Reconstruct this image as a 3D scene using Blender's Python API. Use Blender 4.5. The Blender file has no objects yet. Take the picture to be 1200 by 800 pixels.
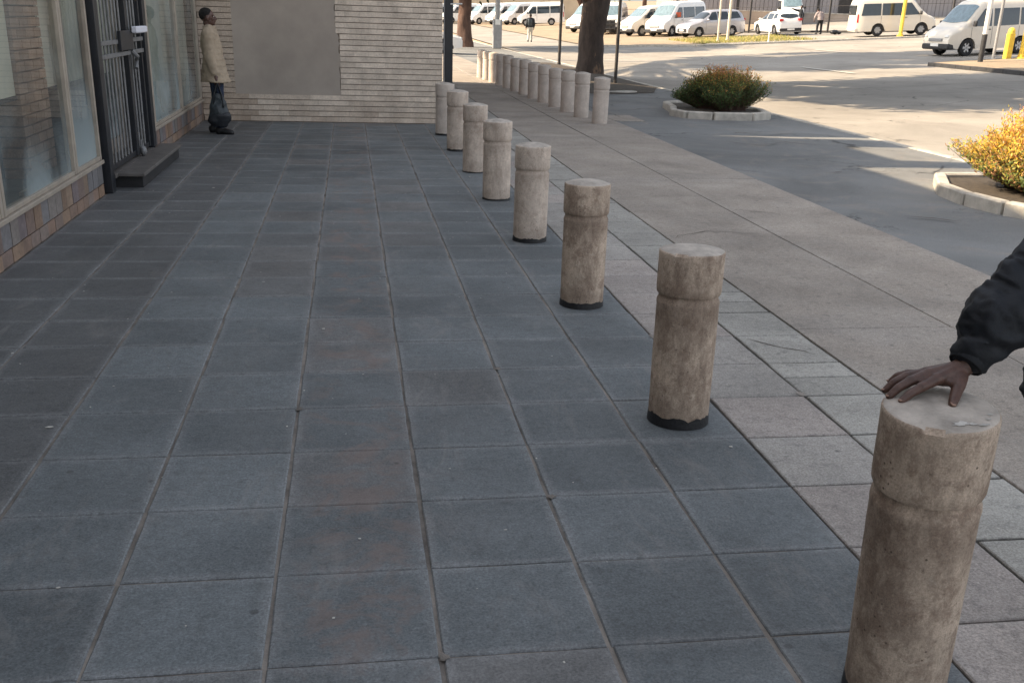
import bpy, bmesh, math, random
from mathutils import Vector, Matrix, noise
from mathutils.bvhtree import BVHTree
R = math.radians
PI = math.pi
random.seed(7)
scene = bpy.context.scene
COL = scene.collection
T = 0.48                                   # side of one paving tile

# ------------------------------------------------------------------ helpers
def link(o, parent=None):
    COL.objects.link(o)
    if parent is not None:
        o.parent = parent
    return o

def obj(name, bm, mats, parent=None, smooth=False, angle=None):
    me = bpy.data.meshes.new(name)
    bm.to_mesh(me); bm.free()
    if not isinstance(mats, (list, tuple)):
        mats = [mats]
    for m in mats:
        me.materials.append(m)
    if smooth:
        me.shade_smooth()
        if angle:
            try:
                me.set_sharp_from_angle(angle=R(angle))
            except Exception:
                pass
    o = bpy.data.objects.new(name, me)
    return link(o, parent)

def thing(name, label, cat, loc=(0, 0, 0), rotz=0, group=None):
    o = bpy.data.objects.new(name, None)
    o.empty_display_size = 0.2
    COL.objects.link(o)
    o.location = loc; o.rotation_euler = (0, 0, rotz)
    o['label'] = label; o['category'] = cat
    if group: o['group'] = group
    return o

def tag(o, label, cat, group=None, kind=None):
    o['label'] = label; o['category'] = cat
    if group: o['group'] = group
    if kind: o['kind'] = kind
    return o

def struct(name, bm, mats, smooth=False):
    o = obj(name, bm, mats, None, smooth)
    o['kind'] = 'structure'
    return o

def copy_tree(o, parent=None):
    c = o.copy(); COL.objects.link(c)
    if parent is not None:
        c.parent = parent
    for ch in list(o.children):
        copy_tree(ch, c)
    return c

def box(bm, x0, x1, y0, y1, z0, z1, bevel=0.0, mi=0):
    r = bmesh.ops.create_cube(bm, size=1.0)
    vs = r['verts']
    for v in vs:
        v.co = Vector(((x0+x1)/2 + v.co.x*(x1-x0), (y0+y1)/2 + v.co.y*(y1-y0), (z0+z1)/2 + v.co.z*(z1-z0)))
    fs = set(f for v in vs for f in v.link_faces)
    for f in fs: f.material_index = mi
    if bevel > 0:
        es = list(set(e for v in vs for e in v.link_edges))
        bmesh.ops.bevel(bm, geom=es, offset=bevel, segments=1, affect='EDGES', profile=0.5)
    return vs

def frame_of(d):
    d = d.normalized()
    a = Vector((0, 0, 1)) if abs(d.z) < 0.9 else Vector((1, 0, 0))
    u = d.cross(a).normalized(); v = d.cross(u).normalized()
    return u, v

def tube(bm, pts, rads, seg=10, cap=True, jitter=0.0, seed=0, mi=0):
    pts = [Vector(p) for p in pts]
    if not isinstance(rads, (list, tuple)): rads = [rads]*len(pts)
    rings = []
    pu = None
    for i, p in enumerate(pts):
        d = (pts[min(i+1, len(pts)-1)] - pts[max(i-1, 0)])
        u, v = frame_of(d)
        if pu is not None:
            dn = d.normalized()
            u = (pu - dn*pu.dot(dn)).normalized(); v = dn.cross(u)
        pu = u
        ring = []
        for k in range(seg):
            a = 2*PI*k/seg
            rr = rads[i]
            if jitter:
                rr *= 1 + jitter*noise.noise(Vector((math.cos(a)*1.6+seed, math.sin(a)*1.6, p.z*0.9+i*0.15)))
            ring.append(bm.verts.new(p + u*math.cos(a)*rr + v*math.sin(a)*rr))
        rings.append(ring)
    for i in range(len(rings)-1):
        for k in range(seg):
            f = bm.faces.new((rings[i][k], rings[i][(k+1) % seg], rings[i+1][(k+1) % seg], rings[i+1][k]))
            f.material_index = mi
    if cap:
        bm.faces.new(rings[0][::-1]).material_index = mi
        bm.faces.new(rings[-1]).material_index = mi

def lathe(bm, prof, seg=32, mi=0, cx=0, cy=0):
    rings = []
    for r, z in prof:
        if r < 1e-5:
            rings.append([bm.verts.new((cx, cy, z))])
        else:
            rings.append([bm.verts.new((cx+r*math.cos(2*PI*k/seg), cy+r*math.sin(2*PI*k/seg), z)) for k in range(seg)])
    for a, b in zip(rings[:-1], rings[1:]):
        for k in range(seg):
            k2 = (k+1) % seg
            if len(a) == 1 and len(b) == 1: continue
            if len(a) == 1: f = bm.faces.new((a[0], b[k2], b[k]))
            elif len(b) == 1: f = bm.faces.new((a[k], a[k2], b[0]))
            else: f = bm.faces.new((a[k], a[k2], b[k2], b[k]))
            f.material_index = mi

def capsule(bm, p0, p1, r0, r1, seg=14):
    p0 = Vector(p0); p1 = Vector(p1)
    d = p1-p0
    L = d.length
    if L < 1e-6:
        d = Vector((0, 0, 1)); L = 1e-6
    dn = d.normalized(); u, v = frame_of(dn)
    rings = []
    def ring(c, r):
        return [bm.verts.new(c + u*math.cos(2*PI*k/seg)*r + v*math.sin(2*PI*k/seg)*r) for k in range(seg)]
    a0 = bm.verts.new(p0 - dn*r0)
    for t in (60, 30, 0):
        rings.append(ring(p0 - dn*r0*math.sin(R(t)), r0*math.cos(R(t))))
    for t in (0, 30, 60):
        rings.append(ring(p1 + dn*r1*math.sin(R(t)), r1*math.cos(R(t))))
    a1 = bm.verts.new(p1 + dn*r1)
    for k in range(seg):
        bm.faces.new((a0, rings[0][(k+1) % seg], rings[0][k]))
        bm.faces.new((a1, rings[-1][k], rings[-1][(k+1) % seg]))
    for a, b in zip(rings[:-1], rings[1:]):
        for k in range(seg):
            bm.faces.new((a[k], a[(k+1) % seg], b[(k+1) % seg], b[k]))

def ellipsoid(bm, c, rx, ry, rz, rot=None, sub=3):
    M = Matrix.Translation(Vector(c)) @ (rot.to_4x4() if rot else Matrix.Identity(4)) @ Matrix.Diagonal((rx, ry, rz, 1))
    bmesh.ops.create_icosphere(bm, subdivisions=sub, radius=1.0, matrix=M)

def loftrings(bm, rings):
    """closed tube of elliptical rings: (centre, half width x-axis vec, half depth y-axis vec)"""
    seg = 24
    out = []
    for c, a, b in rings:
        c = Vector(c); a = Vector(a); b = Vector(b)
        out.append([bm.verts.new(c + a*math.cos(2*PI*k/seg) + b*math.sin(2*PI*k/seg)) for k in range(seg)])
    for p, q in zip(out[:-1], out[1:]):
        for k in range(seg):
            bm.faces.new((p[k], p[(k+1) % seg], q[(k+1) % seg], q[k]))
    bm.faces.new(out[0][::-1]); bm.faces.new(out[-1])

def blend(name, bm, mat, voxel, smooth=4, parent=None, disp=None):
    """fuse the overlapping closed shapes of bm into ONE continuous surface"""
    bmesh.ops.recalc_face_normals(bm, faces=bm.faces)
    me = bpy.data.meshes.new('tmp'); bm.to_mesh(me); bm.free()
    o = bpy.data.objects.new('tmp', me); COL.objects.link(o)
    m = o.modifiers.new('r', 'REMESH'); m.mode = 'VOXEL'; m.voxel_size = voxel; m.use_smooth_shade = True
    s = o.modifiers.new('s', 'SMOOTH'); s.factor = 0.5; s.iterations = smooth
    dg = bpy.context.evaluated_depsgraph_get(); dg.update()
    ev = o.evaluated_get(dg)
    m2 = bpy.data.meshes.new_from_object(ev)
    bpy.data.objects.remove(o); bpy.data.meshes.remove(me)
    m2.name = name
    if disp:
        ns = [v.normal.copy() for v in m2.vertices]
        for v, n in zip(m2.vertices, ns):
            v.co += n*disp(v.co)
    m2.materials.clear(); m2.materials.append(mat)
    m2.shade_smooth()
    ob = bpy.data.objects.new(name, m2)
    return link(ob, parent)

# ------------------------------------------------------------------ materials
def newmat(name):
    m = bpy.data.materials.new(name); m.use_nodes = True
    nt = m.node_tree; nt.nodes.clear()
    out = nt.nodes.new('ShaderNodeOutputMaterial')
    b = nt.nodes.new('ShaderNodeBsdfPrincipled')
    nt.links.new(b.outputs[0], out.inputs[0])
    return m, nt, b, out

def N(nt, t, **kw):
    n = nt.nodes.new(t)
    for k, v in kw.items():
        if k.startswith('_'):
            n.inputs[k[1:].replace('_', ' ')].default_value = v
        else:
            setattr(n, k, v)
    return n

def ramp(nt, src, stops):
    r = nt.nodes.new('ShaderNodeValToRGB')
    el = r.color_ramp.elements
    while len(el) < len(stops): el.new(0.5)
    for e, (p, c) in zip(el, stops):
        e.position = p
        e.color = (c, c, c, 1) if isinstance(c, (int, float)) else (*c, 1)
    nt.links.new(src, r.inputs[0])
    return r.outputs[0]

def mixc(nt, fac, a, b, mode='MIX'):
    m = nt.nodes.new('ShaderNodeMix'); m.data_type = 'RGBA'; m.blend_type = mode
    for s, v in ((0, fac), (6, a), (7, b)):
        if hasattr(v, 'is_output') or hasattr(v, 'links'):
            nt.links.new(v, m.inputs[s])
        elif isinstance(v, (int, float)) and s != 0:
            m.inputs[s].default_value = (v, v, v, 1)
        elif isinstance(v, (int, float)):
            m.inputs[s].default_value = v
        else:
            m.inputs[s].default_value = (*v, 1)
    return m.outputs[2]

def coords(nt, kind='Object', scale=(1, 1, 1), rnd=False):
    tc = nt.nodes.new('ShaderNodeTexCoord')
    mp = nt.nodes.new('ShaderNodeMapping')
    mp.inputs['Scale'].default_value = scale
    nt.links.new(tc.outputs[kind], mp.inputs[0])
    if rnd:
        oi = nt.nodes.new('ShaderNodeObjectInfo')
        mu = N(nt, 'ShaderNodeMath', operation='MULTIPLY'); mu.inputs[1].default_value = 37.0
        nt.links.new(oi.outputs['Random'], mu.inputs[0])
        cb = nt.nodes.new('ShaderNodeCombineXYZ')
        for i in range(3): nt.links.new(mu.outputs[0], cb.inputs[i])
        nt.links.new(cb.outputs[0], mp.inputs['Location'])
    return mp.outputs[0]

def nz(nt, co, scale, detail=6, rough=0.6, dist=0.0):
    n = N(nt, 'ShaderNodeTexNoise', _Scale=scale, _Detail=detail, _Roughness=rough, _Distortion=dist)
    nt.links.new(co, n.inputs['Vector'])
    return n.outputs['Fac']

def bump(nt, b, h, strength=0.3, dist=0.01):
    bp = N(nt, 'ShaderNodeBump', _Strength=strength, _Distance=dist)
    nt.links.new(h, bp.inputs['Height']); nt.links.new(bp.outputs[0], b.inputs['Normal'])

def plain(name, col, rough=0.5, metal=0.0, vary=0.12, scale=6.0, coat=0.0, bmp=0.0, bscale=60):
    m, nt, b, out = newmat(name)
    co = coords(nt)
    f = nz(nt, co, scale)
    lo = tuple(c*(1-vary) for c in col); hi = tuple(min(1, c*(1+vary)) for c in col)
    nt.links.new(ramp(nt, f, [(0.3, lo), (0.7, hi)]), b.inputs['Base Color'])
    b.inputs['Roughness'].default_value = rough
    b.inputs['Metallic'].default_value = metal
    b.inputs['Coat Weight'].default_value = coat
    if bmp: bump(nt, b, nz(nt, co, bscale), bmp, 0.01)
    return m

# dark plaza tiles
def tile_material(name, haze, speck, bmp=0.35, rough=0.62):
    m, nt, b, out = newmat(name)
    at = N(nt, 'ShaderNodeAttribute', attribute_name='col')
    co = coords(nt)
    uv = nt.nodes.new('ShaderNodeUVMap'); uv.uv_map = 'UVMap'
    sx = nt.nodes.new('ShaderNodeSeparateXYZ'); nt.links.new(uv.outputs[0], sx.inputs[0])
    def edge(s):
        a = N(nt, 'ShaderNodeMath', operation='SUBTRACT'); a.inputs[0].default_value = 0.5
        nt.links.new(s, a.inputs[1])
        c = N(nt, 'ShaderNodeMath', operation='ABSOLUTE'); nt.links.new(a.outputs[0], c.inputs[0])
        return c.outputs[0]
    mx = N(nt, 'ShaderNodeMath', operation='MAXIMUM')
    nt.links.new(edge(sx.outputs[0]), mx.inputs[0]); nt.links.new(edge(sx.outputs[1]), mx.inputs[1])
    n1 = nz(nt, co, 3.5, 8, 0.65)
    ad = N(nt, 'ShaderNodeMath', operation='MULTIPLY_ADD'); nt.links.new(n1, ad.inputs[0]); ad.inputs[1].default_value = 0.16
    nt.links.new(mx.outputs[0], ad.inputs[2])
    ed = ramp(nt, ad.outputs[0], [(0.49, 0.0), (0.60, 1.0)])
    fac = N(nt, 'ShaderNodeMath', operation='MULTIPLY'); nt.links.new(ed, fac.inputs[0]); fac.inputs[1].default_value = haze
    c = mixc(nt, fac.outputs[0], at.outputs['Color'], (0.30, 0.30, 0.30))
    big = ramp(nt, nz(nt, co, 1.3, 5, 0.6, 0.4), [(0.3, 0.78), (0.7, 1.22)])
    c = mixc(nt, 1.0, c, big, 'MULTIPLY')
    fine = ramp(nt, nz(nt, co, 110, 4, 0.8), [(0.32, 0.60), (0.68, 1.45)])
    c = mixc(nt, 1.0, c, fine, 'MULTIPLY')
    c = mixc(nt, 1.0, c, ramp(nt, nz(nt, co, 30, 7, 0.8), [(0.34, 0.80), (0.66, 1.22)]), 'MULTIPLY')
    if name == 'dark_tile':
        # rusty stain running down one column of old tiles
        so_ = nt.nodes.new('ShaderNodeSeparateXYZ'); nt.links.new(co, so_.inputs[0])
        rx = N(nt, 'ShaderNodeMapRange'); rx.inputs['From Max'].default_value = 3.0; nt.links.new(so_.outputs[0], rx.inputs['Value'])
        gx = ramp(nt, rx.outputs[0], [(0.0, 0.0), (0.485, 0.0), (0.52, 1.0), (0.61, 1.0), (0.65, 0.15), (0.80, 0.0)])
        sn = ramp(nt, nz(nt, co, 3.2, 9, 0.72, 0.6), [(0.50, 0.0), (0.60, 0.62)])
        gm = N(nt, 'ShaderNodeMath', operation='MULTIPLY'); nt.links.new(gx, gm.inputs[0]); nt.links.new(sn, gm.inputs[1])
        c = mixc(nt, gm.outputs[0], c, (0.205, 0.155, 0.135))
    # pale worn specks and small dark spots
    vo = N(nt, 'ShaderNodeTexVoronoi', _Scale=26.0); nt.links.new(co, vo.inputs['Vector'])
    sp = ramp(nt, vo.outputs['Distance'], [(0.035, 1.0), (0.07, 0.0)])
    gate = ramp(nt, nz(nt, co, 7, 2), [(0.60, 0.0), (0.66, 1.0)])
    g2 = N(nt, 'ShaderNodeMath', operation='MULTIPLY'); nt.links.new(sp, g2.inputs[0]); nt.links.new(gate, g2.inputs[1])
    g3 = N(nt, 'ShaderNodeMath', operation='MULTIPLY'); nt.links.new(g2.outputs[0], g3.inputs[0]); g3.inputs[1].default_value = speck
    c = mixc(nt, g3.outputs[0], c, (0.34, 0.33, 0.31))
    mot = ramp(nt, nz(nt, co, 14, 7, 0.7), [(0.54, 0.0), (0.70, 0.45)])
    c = mixc(nt, mot, c, (0.06, 0.06, 0.06))
    scf = ramp(nt, nz(nt, coords(nt, scale=(1.0, 0.35, 1)), 4.0, 9, 0.78, 1.1), [(0.55, 0.0), (0.72, 0.4)])
    c = mixc(nt, scf, c, (0.30, 0.28, 0.26))
    gum = N(nt, 'ShaderNodeTexVoronoi', _Scale=3.1); nt.links.new(co, gum.inputs['Vector'])
    c = mixc(nt, ramp(nt, gum.outputs['Distance'], [(0.035, 0.6), (0.05, 0.0)]), c, (0.05, 0.05, 0.05))
    nt.links.new(c, b.inputs['Base Color'])
    rr = ramp(nt, nz(nt, co, 2.2, 6, 0.6), [(0.3, rough-0.12), (0.7, rough+0.2)])
    nt.links.new(rr, b.inputs['Roughness'])
    b.inputs['Specular IOR Level'].default_value = 0.45
    h = nz(nt, co, 55, 8, 0.75)
    bump(nt, b, h, bmp, 0.006)
    return m

M = {}
M['tile'] = tile_material('dark_tile', 0.42, 0.8, 0.5)
M['paver'] = tile_material('pale_paver', 0.15, 0.5, 0.5, 0.8)

def asphalt(name, col, dark, bmp=0.5, patch=0.35):
    m, nt, b, out = newmat(name)
    co = coords(nt)
    f = ramp(nt, nz(nt, co, 0.35, 8, 0.62, 0.5), [(0.3, tuple(c*(1-patch) for c in col)), (0.7, tuple(c*(1+patch*0.6) for c in col))])
    st = ramp(nt, nz(nt, co, 1.7, 6, 0.7, 1.2), [(0.52, 0.0), (0.75, 0.55)])
    c = mixc(nt, st, f, dark)
    fine = ramp(nt, nz(nt, co, 140, 3, 0.8), [(0.3, 0.7), (0.7, 1.35)])
    c = mixc(nt, 1.0, c, fine, 'MULTIPLY')
    vo = N(nt, 'ShaderNodeTexVoronoi', feature='DISTANCE_TO_EDGE', _Scale=0.55)
    di = nz(nt, co, 2.5, 6, 0.7)
    cv = N(nt, 'ShaderNodeVectorMath', operation='ADD'); nt.links.new(co, cv.inputs[0])
    cm = nt.nodes.new('ShaderNodeCombineXYZ'); nt.links.new(di, cm.inputs[0]); nt.links.new(di, cm.inputs[1])
    nt.links.new(cm.outputs[0], cv.inputs[1]); nt.links.new(cv.outputs[0], vo.inputs['Vector'])
    cr = ramp(nt, vo.outputs['Distance'], [(0.004, 1.0), (0.012, 0.0)])
    gt = ramp(nt, nz(nt, co, 0.6, 3), [(0.5, 0.0), (0.6, 0.75)])
    g2 = N(nt, 'ShaderNodeMath', operation='MULTIPLY'); nt.links.new(cr, g2.inputs[0]); nt.links.new(gt, g2.inputs[1])
    c = mixc(nt, g2.outputs[0], c, (0.03, 0.03, 0.03))
    nt.links.new(c, b.inputs['Base Color'])
    b.inputs['Roughness'].default_value = 0.92
    b.inputs['Specular IOR Level'].default_value = 0.25
    bump(nt, b, nz(nt, co, 70, 6, 0.8), bmp, 0.008)
    return m
M['road'] = asphalt('old_road_asphalt', (0.31, 0.285, 0.25), (0.24, 0.222, 0.198), 0.4, 0.30)
M['footway'] = asphalt('footway_asphalt', (0.205, 0.208, 0.205), (0.30, 0.26, 0.22), 0.8, 0.35)
M['earth'] = asphalt('dry_earth', (0.32, 0.25, 0.175), (0.20, 0.155, 0.11), 0.6, 0.2)
M['soil'] = plain('planter_soil', (0.06, 0.048, 0.036), 0.95, vary=0.4, scale=20, bmp=0.8, bscale=50)
M['bed'] = plain('joint_sand', (0.23, 0.205, 0.18), 0.95, vary=0.6, scale=4, bmp=0.8, bscale=90)
M['beddark'] = plain('joint_dirt', (0.06, 0.053, 0.045), 0.95, vary=0.6, scale=6, bmp=0.8, bscale=90)
M['kerb'] = plain('kerb_concrete', (0.44, 0.41, 0.36), 0.9, vary=0.28, scale=5, bmp=0.5, bscale=70)
M['blackkerb'] = plain('black_kerb_paint', (0.03, 0.03, 0.032), 0.7, vary=0.4)
M['whitepaint'] = plain('worn_white_line', (0.55, 0.52, 0.46), 0.8, vary=0.3, scale=14)

# concrete bollards
def bollard_material(name, base, dirt, amount):
    m, nt, b, out = newmat(name)
    co = coords(nt, rnd=True)
    cs = coords(nt, scale=(1, 1, 0.38), rnd=True)
    f = ramp(nt, nz(nt, co, 5, 8, 0.7, 0.3), [(0.28, tuple(c*0.74 for c in base)), (0.72, tuple(min(1, c*1.2) for c in base))])
    st = ramp(nt, nz(nt, cs, 7.5, 10, 0.78, 0.0), [(0.46, 0.0), (0.61, amount*0.85)])
    c = mixc(nt, st, f, dirt)
    bl = ramp(nt, nz(nt, co, 11, 10, 0.8, 0.1), [(0.49, 0.0), (0.60, amount*.9)])
    c = mixc(nt, bl, c, tuple(d*1.35 for d in dirt))
    vn = nz(nt, co, 48, 8, 0.8, 0.2)
    c = mixc(nt, ramp(nt, vn, [(0.60, 0.0), (0.66, 0.7)]), c, tuple(d*0.5 for d in dirt))
    li = ramp(nt, nz(nt, co, 24, 8, 0.75, 0.8), [(0.56, 0.0), (0.70, 0.45)])
    c = mixc(nt, li, c, (0.70, 0.61, 0.50))
    # grime gathering under the cap and above the foot
    tc = nt.nodes.new('ShaderNodeTexCoord'); sp = nt.nodes.new('ShaderNodeSeparateXYZ')
    nt.links.new(tc.outputs['Object'], sp.inputs[0])
    gz_ = N(nt, 'ShaderNodeMath', operation='MULTIPLY_ADD'); nt.links.new(nz(nt, cs, 26, 5, .7), gz_.inputs[0]); gz_.inputs[1].default_value = 0.25
    nt.links.new(sp.outputs[2], gz_.inputs[2])
    band = ramp(nt, gz_.outputs[0], [(0.0, 0.25), (0.20, 0.5), (0.27, 0.0), (0.52, 0.0), (0.64, 0.55), (0.69, 0.5), (0.78, 0.0)])
    bm_ = N(nt, 'ShaderNodeMath', operation='MULTIPLY'); nt.links.new(band, bm_.inputs[0]); bm_.inputs[1].default_value = amount
    c = mixc(nt, bm_.outputs[0], c, tuple(d*0.9 for d in dirt))
    gr = ramp(nt, nz(nt, co, 170, 4, 0.8), [(0.3, 0.72), (0.7, 1.26)])
    c = mixc(nt, 1.0, c, gr, 'MULTIPLY')
    vo = N(nt, 'ShaderNodeTexVoronoi', _Scale=42.0); nt.links.new(co, vo.inputs['Vector'])
    pg = ramp(nt, nz(nt, co, 8, 3), [(0.5, 0.0), (0.6, 0.85)])
    pm = N(nt, 'ShaderNodeMath', operation='MULTIPLY'); nt.links.new(ramp(nt, vo.outputs['Distance'], [(0.10, 1.0), (0.17, 0.0)]), pm.inputs[0]); nt.links.new(pg, pm.inputs[1])
    c = mixc(nt, pm.outputs[0], c, tuple(d*0.45 for d in dirt))
    nt.links.new(c, b.inputs['Base Color'])
    b.inputs['Roughness'].default_value = 0.88
    b.inputs['Specular IOR Level'].default_value = 0.3
    bump(nt, b, nz(nt, co, 60, 8, 0.8), 0.55, 0.006)
    return m
M['bol_dirty'] = bollard_material('stained_concrete', (0.58, 0.465, 0.365), (0.20, 0.145, 0.11), 0.9)
M['bol_mid'] = bollard_material('worn_concrete', (0.64, 0.545, 0.46), (0.27, 0.205, 0.165), 0.55)
M['bol_clean'] = bollard_material('pale_concrete', (0.58, 0.51, 0.45), (0.40, 0.33, 0.28), 0.3)
M['bol_top'] = plain('weathered_cap_top', (0.47, 0.42, 0.365), 0.85, vary=0.3, scale=14, bmp=0.5)
M['pitch'] = plain('black_bitumen', (0.012, 0.012, 0.014), 0.5, vary=0.4, scale=30, bmp=0.4)

def attr_mat(name, rough=0.85, bmp=0.4, fine=60, spec=0.3, trans=0.0):
    m, nt, b, out = newmat(name)
    at = N(nt, 'ShaderNodeAttribute', attribute_name='col')
    co = coords(nt)
    c = mixc(nt, 1.0, at.outputs['Color'], ramp(nt, nz(nt, co, 4, 7, 0.65), [(0.3, 0.78), (0.7, 1.2)]), 'MULTIPLY')
    c = mixc(nt, 1.0, c, ramp(nt, nz(nt, co, fine, 4, 0.7), [(0.3, 0.8), (0.7, 1.2)]), 'MULTIPLY')
    nt.links.new(c, b.inputs['Base Color'])
    b.inputs['Roughness'].default_value = rough
    b.inputs['Specular IOR Level'].default_value = spec
    if bmp: bump(nt, b, nz(nt, co, fine, 6, 0.75), bmp, 0.006)
    if trans:
        tr = nt.nodes.new('ShaderNodeBsdfTranslucent'); nt.links.new(c, tr.inputs[0])
        mx = nt.nodes.new('ShaderNodeMixShader'); mx.inputs[0].default_value = trans
        nt.links.new(b.outputs[0], mx.inputs[1]); nt.links.new(tr.outputs[0], mx.inputs[2])
        nt.links.new(mx.outputs[0], out.inputs[0])
    return m
M['brick'] = attr_mat('face_brick', 0.9, 0.5)
M['slate'] = attr_mat('slate_cladding', 0.6, 0.5, 30, 0.45)
M['leaf'] = attr_mat('leaves', 0.6, 0.0, 40, 0.3, 0.25)
M['shrubleaf'] = attr_mat('shrub_leaves', 0.6, 0.0, 40, 0.3, 0.45)
M['mortar'] = plain('dark_mortar', (0.23, 0.19, 0.155), 0.95, vary=0.3, scale=12)
M['plaster'] = plain('smooth_render', (0.40, 0.345, 0.295), 0.9, vary=0.13, scale=1.6, bmp=0.15, bscale=40)
M['black'] = plain('black_steel', (0.012, 0.014, 0.019), 0.42, vary=0.3, coat=0.1)
M['steel'] = plain('grey_steel', (0.20, 0.20, 0.205), 0.5, 0.3, vary=0.25, scale=12)
M['alu'] = plain('cream_aluminium', (0.36, 0.31, 0.255), 0.5, 0.1, vary=0.15, scale=8)
M['step'] = plain('step_stone', (0.11, 0.10, 0.092), 0.6, vary=0.3, scale=9, bmp=0.4)
M['stepdark'] = plain('step_dark_riser', (0.018, 0.018, 0.02), 0.7, vary=0.4)
M['paper'] = plain('white_paper', (0.7, 0.7, 0.76), 0.8, vary=0.05)
M['panel'] = plain('cream_display_panel', (0.85, 0.81, 0.69), 0.8, vary=0.07, scale=1.5)
M['curtain'] = plain('pale_green_curtain', (0.62, 0.62, 0.57), 0.8, vary=0.2, scale=1.7)
M['room'] = plain('dim_room', (0.22, 0.21, 0.19), 0.9, vary=0.2)
M['yellow'] = plain('yellow_paint', (0.75, 0.52, 0.06), 0.55, vary=0.15)
M['cream'] = plain('cream_pole_paint', (0.62, 0.54, 0.42), 0.6, vary=0.12)
M['white'] = plain('white_pole_paint', (0.75, 0.74, 0.70), 0.55, vary=0.1)
M['darkpole'] = plain('dark_brown_pole', (0.04, 0.035, 0.032), 0.7, vary=0.3)
M['greypole'] = plain('grey_galvanised', (0.30, 0.30, 0.30), 0.6, 0.2, vary=0.15)
M['shed'] = plain('grey_sheet_cladding', (0.30, 0.275, 0.27), 0.7, vary=0.1, scale=0.7)
M['beige'] = plain('beige_boundary_render', (0.55, 0.45, 0.32), 0.9, vary=0.15, scale=0.5)
M['lowwall'] = plain('brown_low_wall', (0.36, 0.30, 0.25), 0.9, vary=0.2, scale=1)
M['litter'] = plain('paper_scraps', (0.5, 0.48, 0.44), 0.9, vary=0.3, scale=30)

def glass_material():
    m, nt, b, out = newmat('shop_window_glass')
    nt.nodes.remove(b)
    tr = N(nt, 'ShaderNodeBsdfTransparent'); tr.inputs[0].default_value = (0.82, 0.86, 0.84, 1)
    gl = N(nt, 'ShaderNodeBsdfGlossy'); gl.inputs['Roughness'].default_value = 0.012
    gl.inputs[0].default_value = (0.95, 0.95, 0.95, 1)
    fr = N(nt, 'ShaderNodeFresnel', _IOR=1.55)
    mu = N(nt, 'ShaderNodeMath', operation='MULTIPLY'); mu.use_clamp = True
    nt.links.new(fr.outputs[0], mu.inputs[0]); mu.inputs[1].default_value = 1.0
    mx = N(nt, 'ShaderNodeMixShader')
    nt.links.new(mu.outputs[0], mx.inputs[0]); nt.links.new(tr.outputs[0], mx.inputs[1]); nt.links.new(gl.outputs[0], mx.inputs[2])
    # bluish reflected glow painted as pale haze, strongest low on the glass
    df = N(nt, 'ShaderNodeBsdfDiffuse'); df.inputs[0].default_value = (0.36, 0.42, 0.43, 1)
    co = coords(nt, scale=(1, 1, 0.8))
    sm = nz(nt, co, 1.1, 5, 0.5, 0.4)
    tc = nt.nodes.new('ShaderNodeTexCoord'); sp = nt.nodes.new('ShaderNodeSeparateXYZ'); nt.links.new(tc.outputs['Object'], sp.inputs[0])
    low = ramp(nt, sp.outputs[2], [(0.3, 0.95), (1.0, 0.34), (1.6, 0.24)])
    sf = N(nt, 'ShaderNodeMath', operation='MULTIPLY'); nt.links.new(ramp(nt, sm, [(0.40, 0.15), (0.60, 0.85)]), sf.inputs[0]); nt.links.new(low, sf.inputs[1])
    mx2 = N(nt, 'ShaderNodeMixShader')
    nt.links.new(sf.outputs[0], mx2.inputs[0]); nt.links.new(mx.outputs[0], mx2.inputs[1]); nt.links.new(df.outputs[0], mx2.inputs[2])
    nt.links.new(mx2.outputs[0], out.inputs[0])
    return m
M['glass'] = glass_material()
M['carwhite'] = plain('white_car_paint', (0.80, 0.79, 0.76), 0.35, vary=0.03, coat=0.6)
M['carbeige'] = plain('pale_beige_car_paint', (0.70, 0.64, 0.55), 0.35, vary=0.03, coat=0.6)
M['carsilver'] = plain('silver_car_paint', (0.40, 0.40, 0.43), 0.3, 0.4, vary=0.05, coat=0.7)
M['carglass'] = plain('tinted_car_glass', (0.022, 0.03, 0.038), 0.06, vary=0.2, coat=0.5)
M['screen'] = plain('windscreen_glass', (0.13, 0.19, 0.22), 0.05, vary=0.25, coat=0.5)
M['tyre'] = plain('tyre_rubber', (0.015, 0.015, 0.016), 0.85, vary=0.2)
M['rim'] = plain('alloy_rim', (0.42, 0.42, 0.43), 0.35, 0.6, vary=0.1)
M['trim'] = plain('black_plastic_trim', (0.025, 0.025, 0.027), 0.6, vary=0.2)
M['lamp'] = plain('clear_lamp_lens', (0.65, 0.65, 0.62), 0.12, vary=0.1, coat=0.6)
M['red'] = plain('red_lamp_lens', (0.45, 0.02, 0.02), 0.25, vary=0.1)
M['redcloth'] = plain('red_orange_cloth', (0.6, 0.12, 0.05), 0.8)
M['skin'] = plain('brown_skin', (0.100, 0.052, 0.039), 0.44, vary=0.35, scale=45, bmp=0.25, bscale=160)
M['nail'] = plain('fingernail', (0.30, 0.18, 0.13), 0.35, vary=0.08)
M['eye'] = plain('eye_white', (0.6, 0.57, 0.52), 0.2, vary=0.02)
M['hair'] = plain('black_hair', (0.012, 0.010, 0.009), 0.9, vary=0.3, bmp=0.8, bscale=200)
M['coat'] = plain('beige_cotton', (0.37, 0.295, 0.215), 0.9, vary=0.12, scale=7, bmp=0.3, bscale=25)
M['navy'] = plain('navy_denim', (0.018, 0.028, 0.055), 0.9, vary=0.3, scale=9, bmp=0.3, bscale=25)
M['jacket'] = plain('black_nylon', (0.0042, 0.0068, 0.0115), 0.7, vary=0.25, scale=9, bmp=0.35, bscale=22)
M['leather'] = plain('black_leather', (0.012, 0.012, 0.013), 0.5, vary=0.3)
M['bag'] = plain('slate_blue_bag', (0.028, 0.036, 0.042), 0.45, vary=0.3, scale=10, bmp=0.3, bscale=22)
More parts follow.
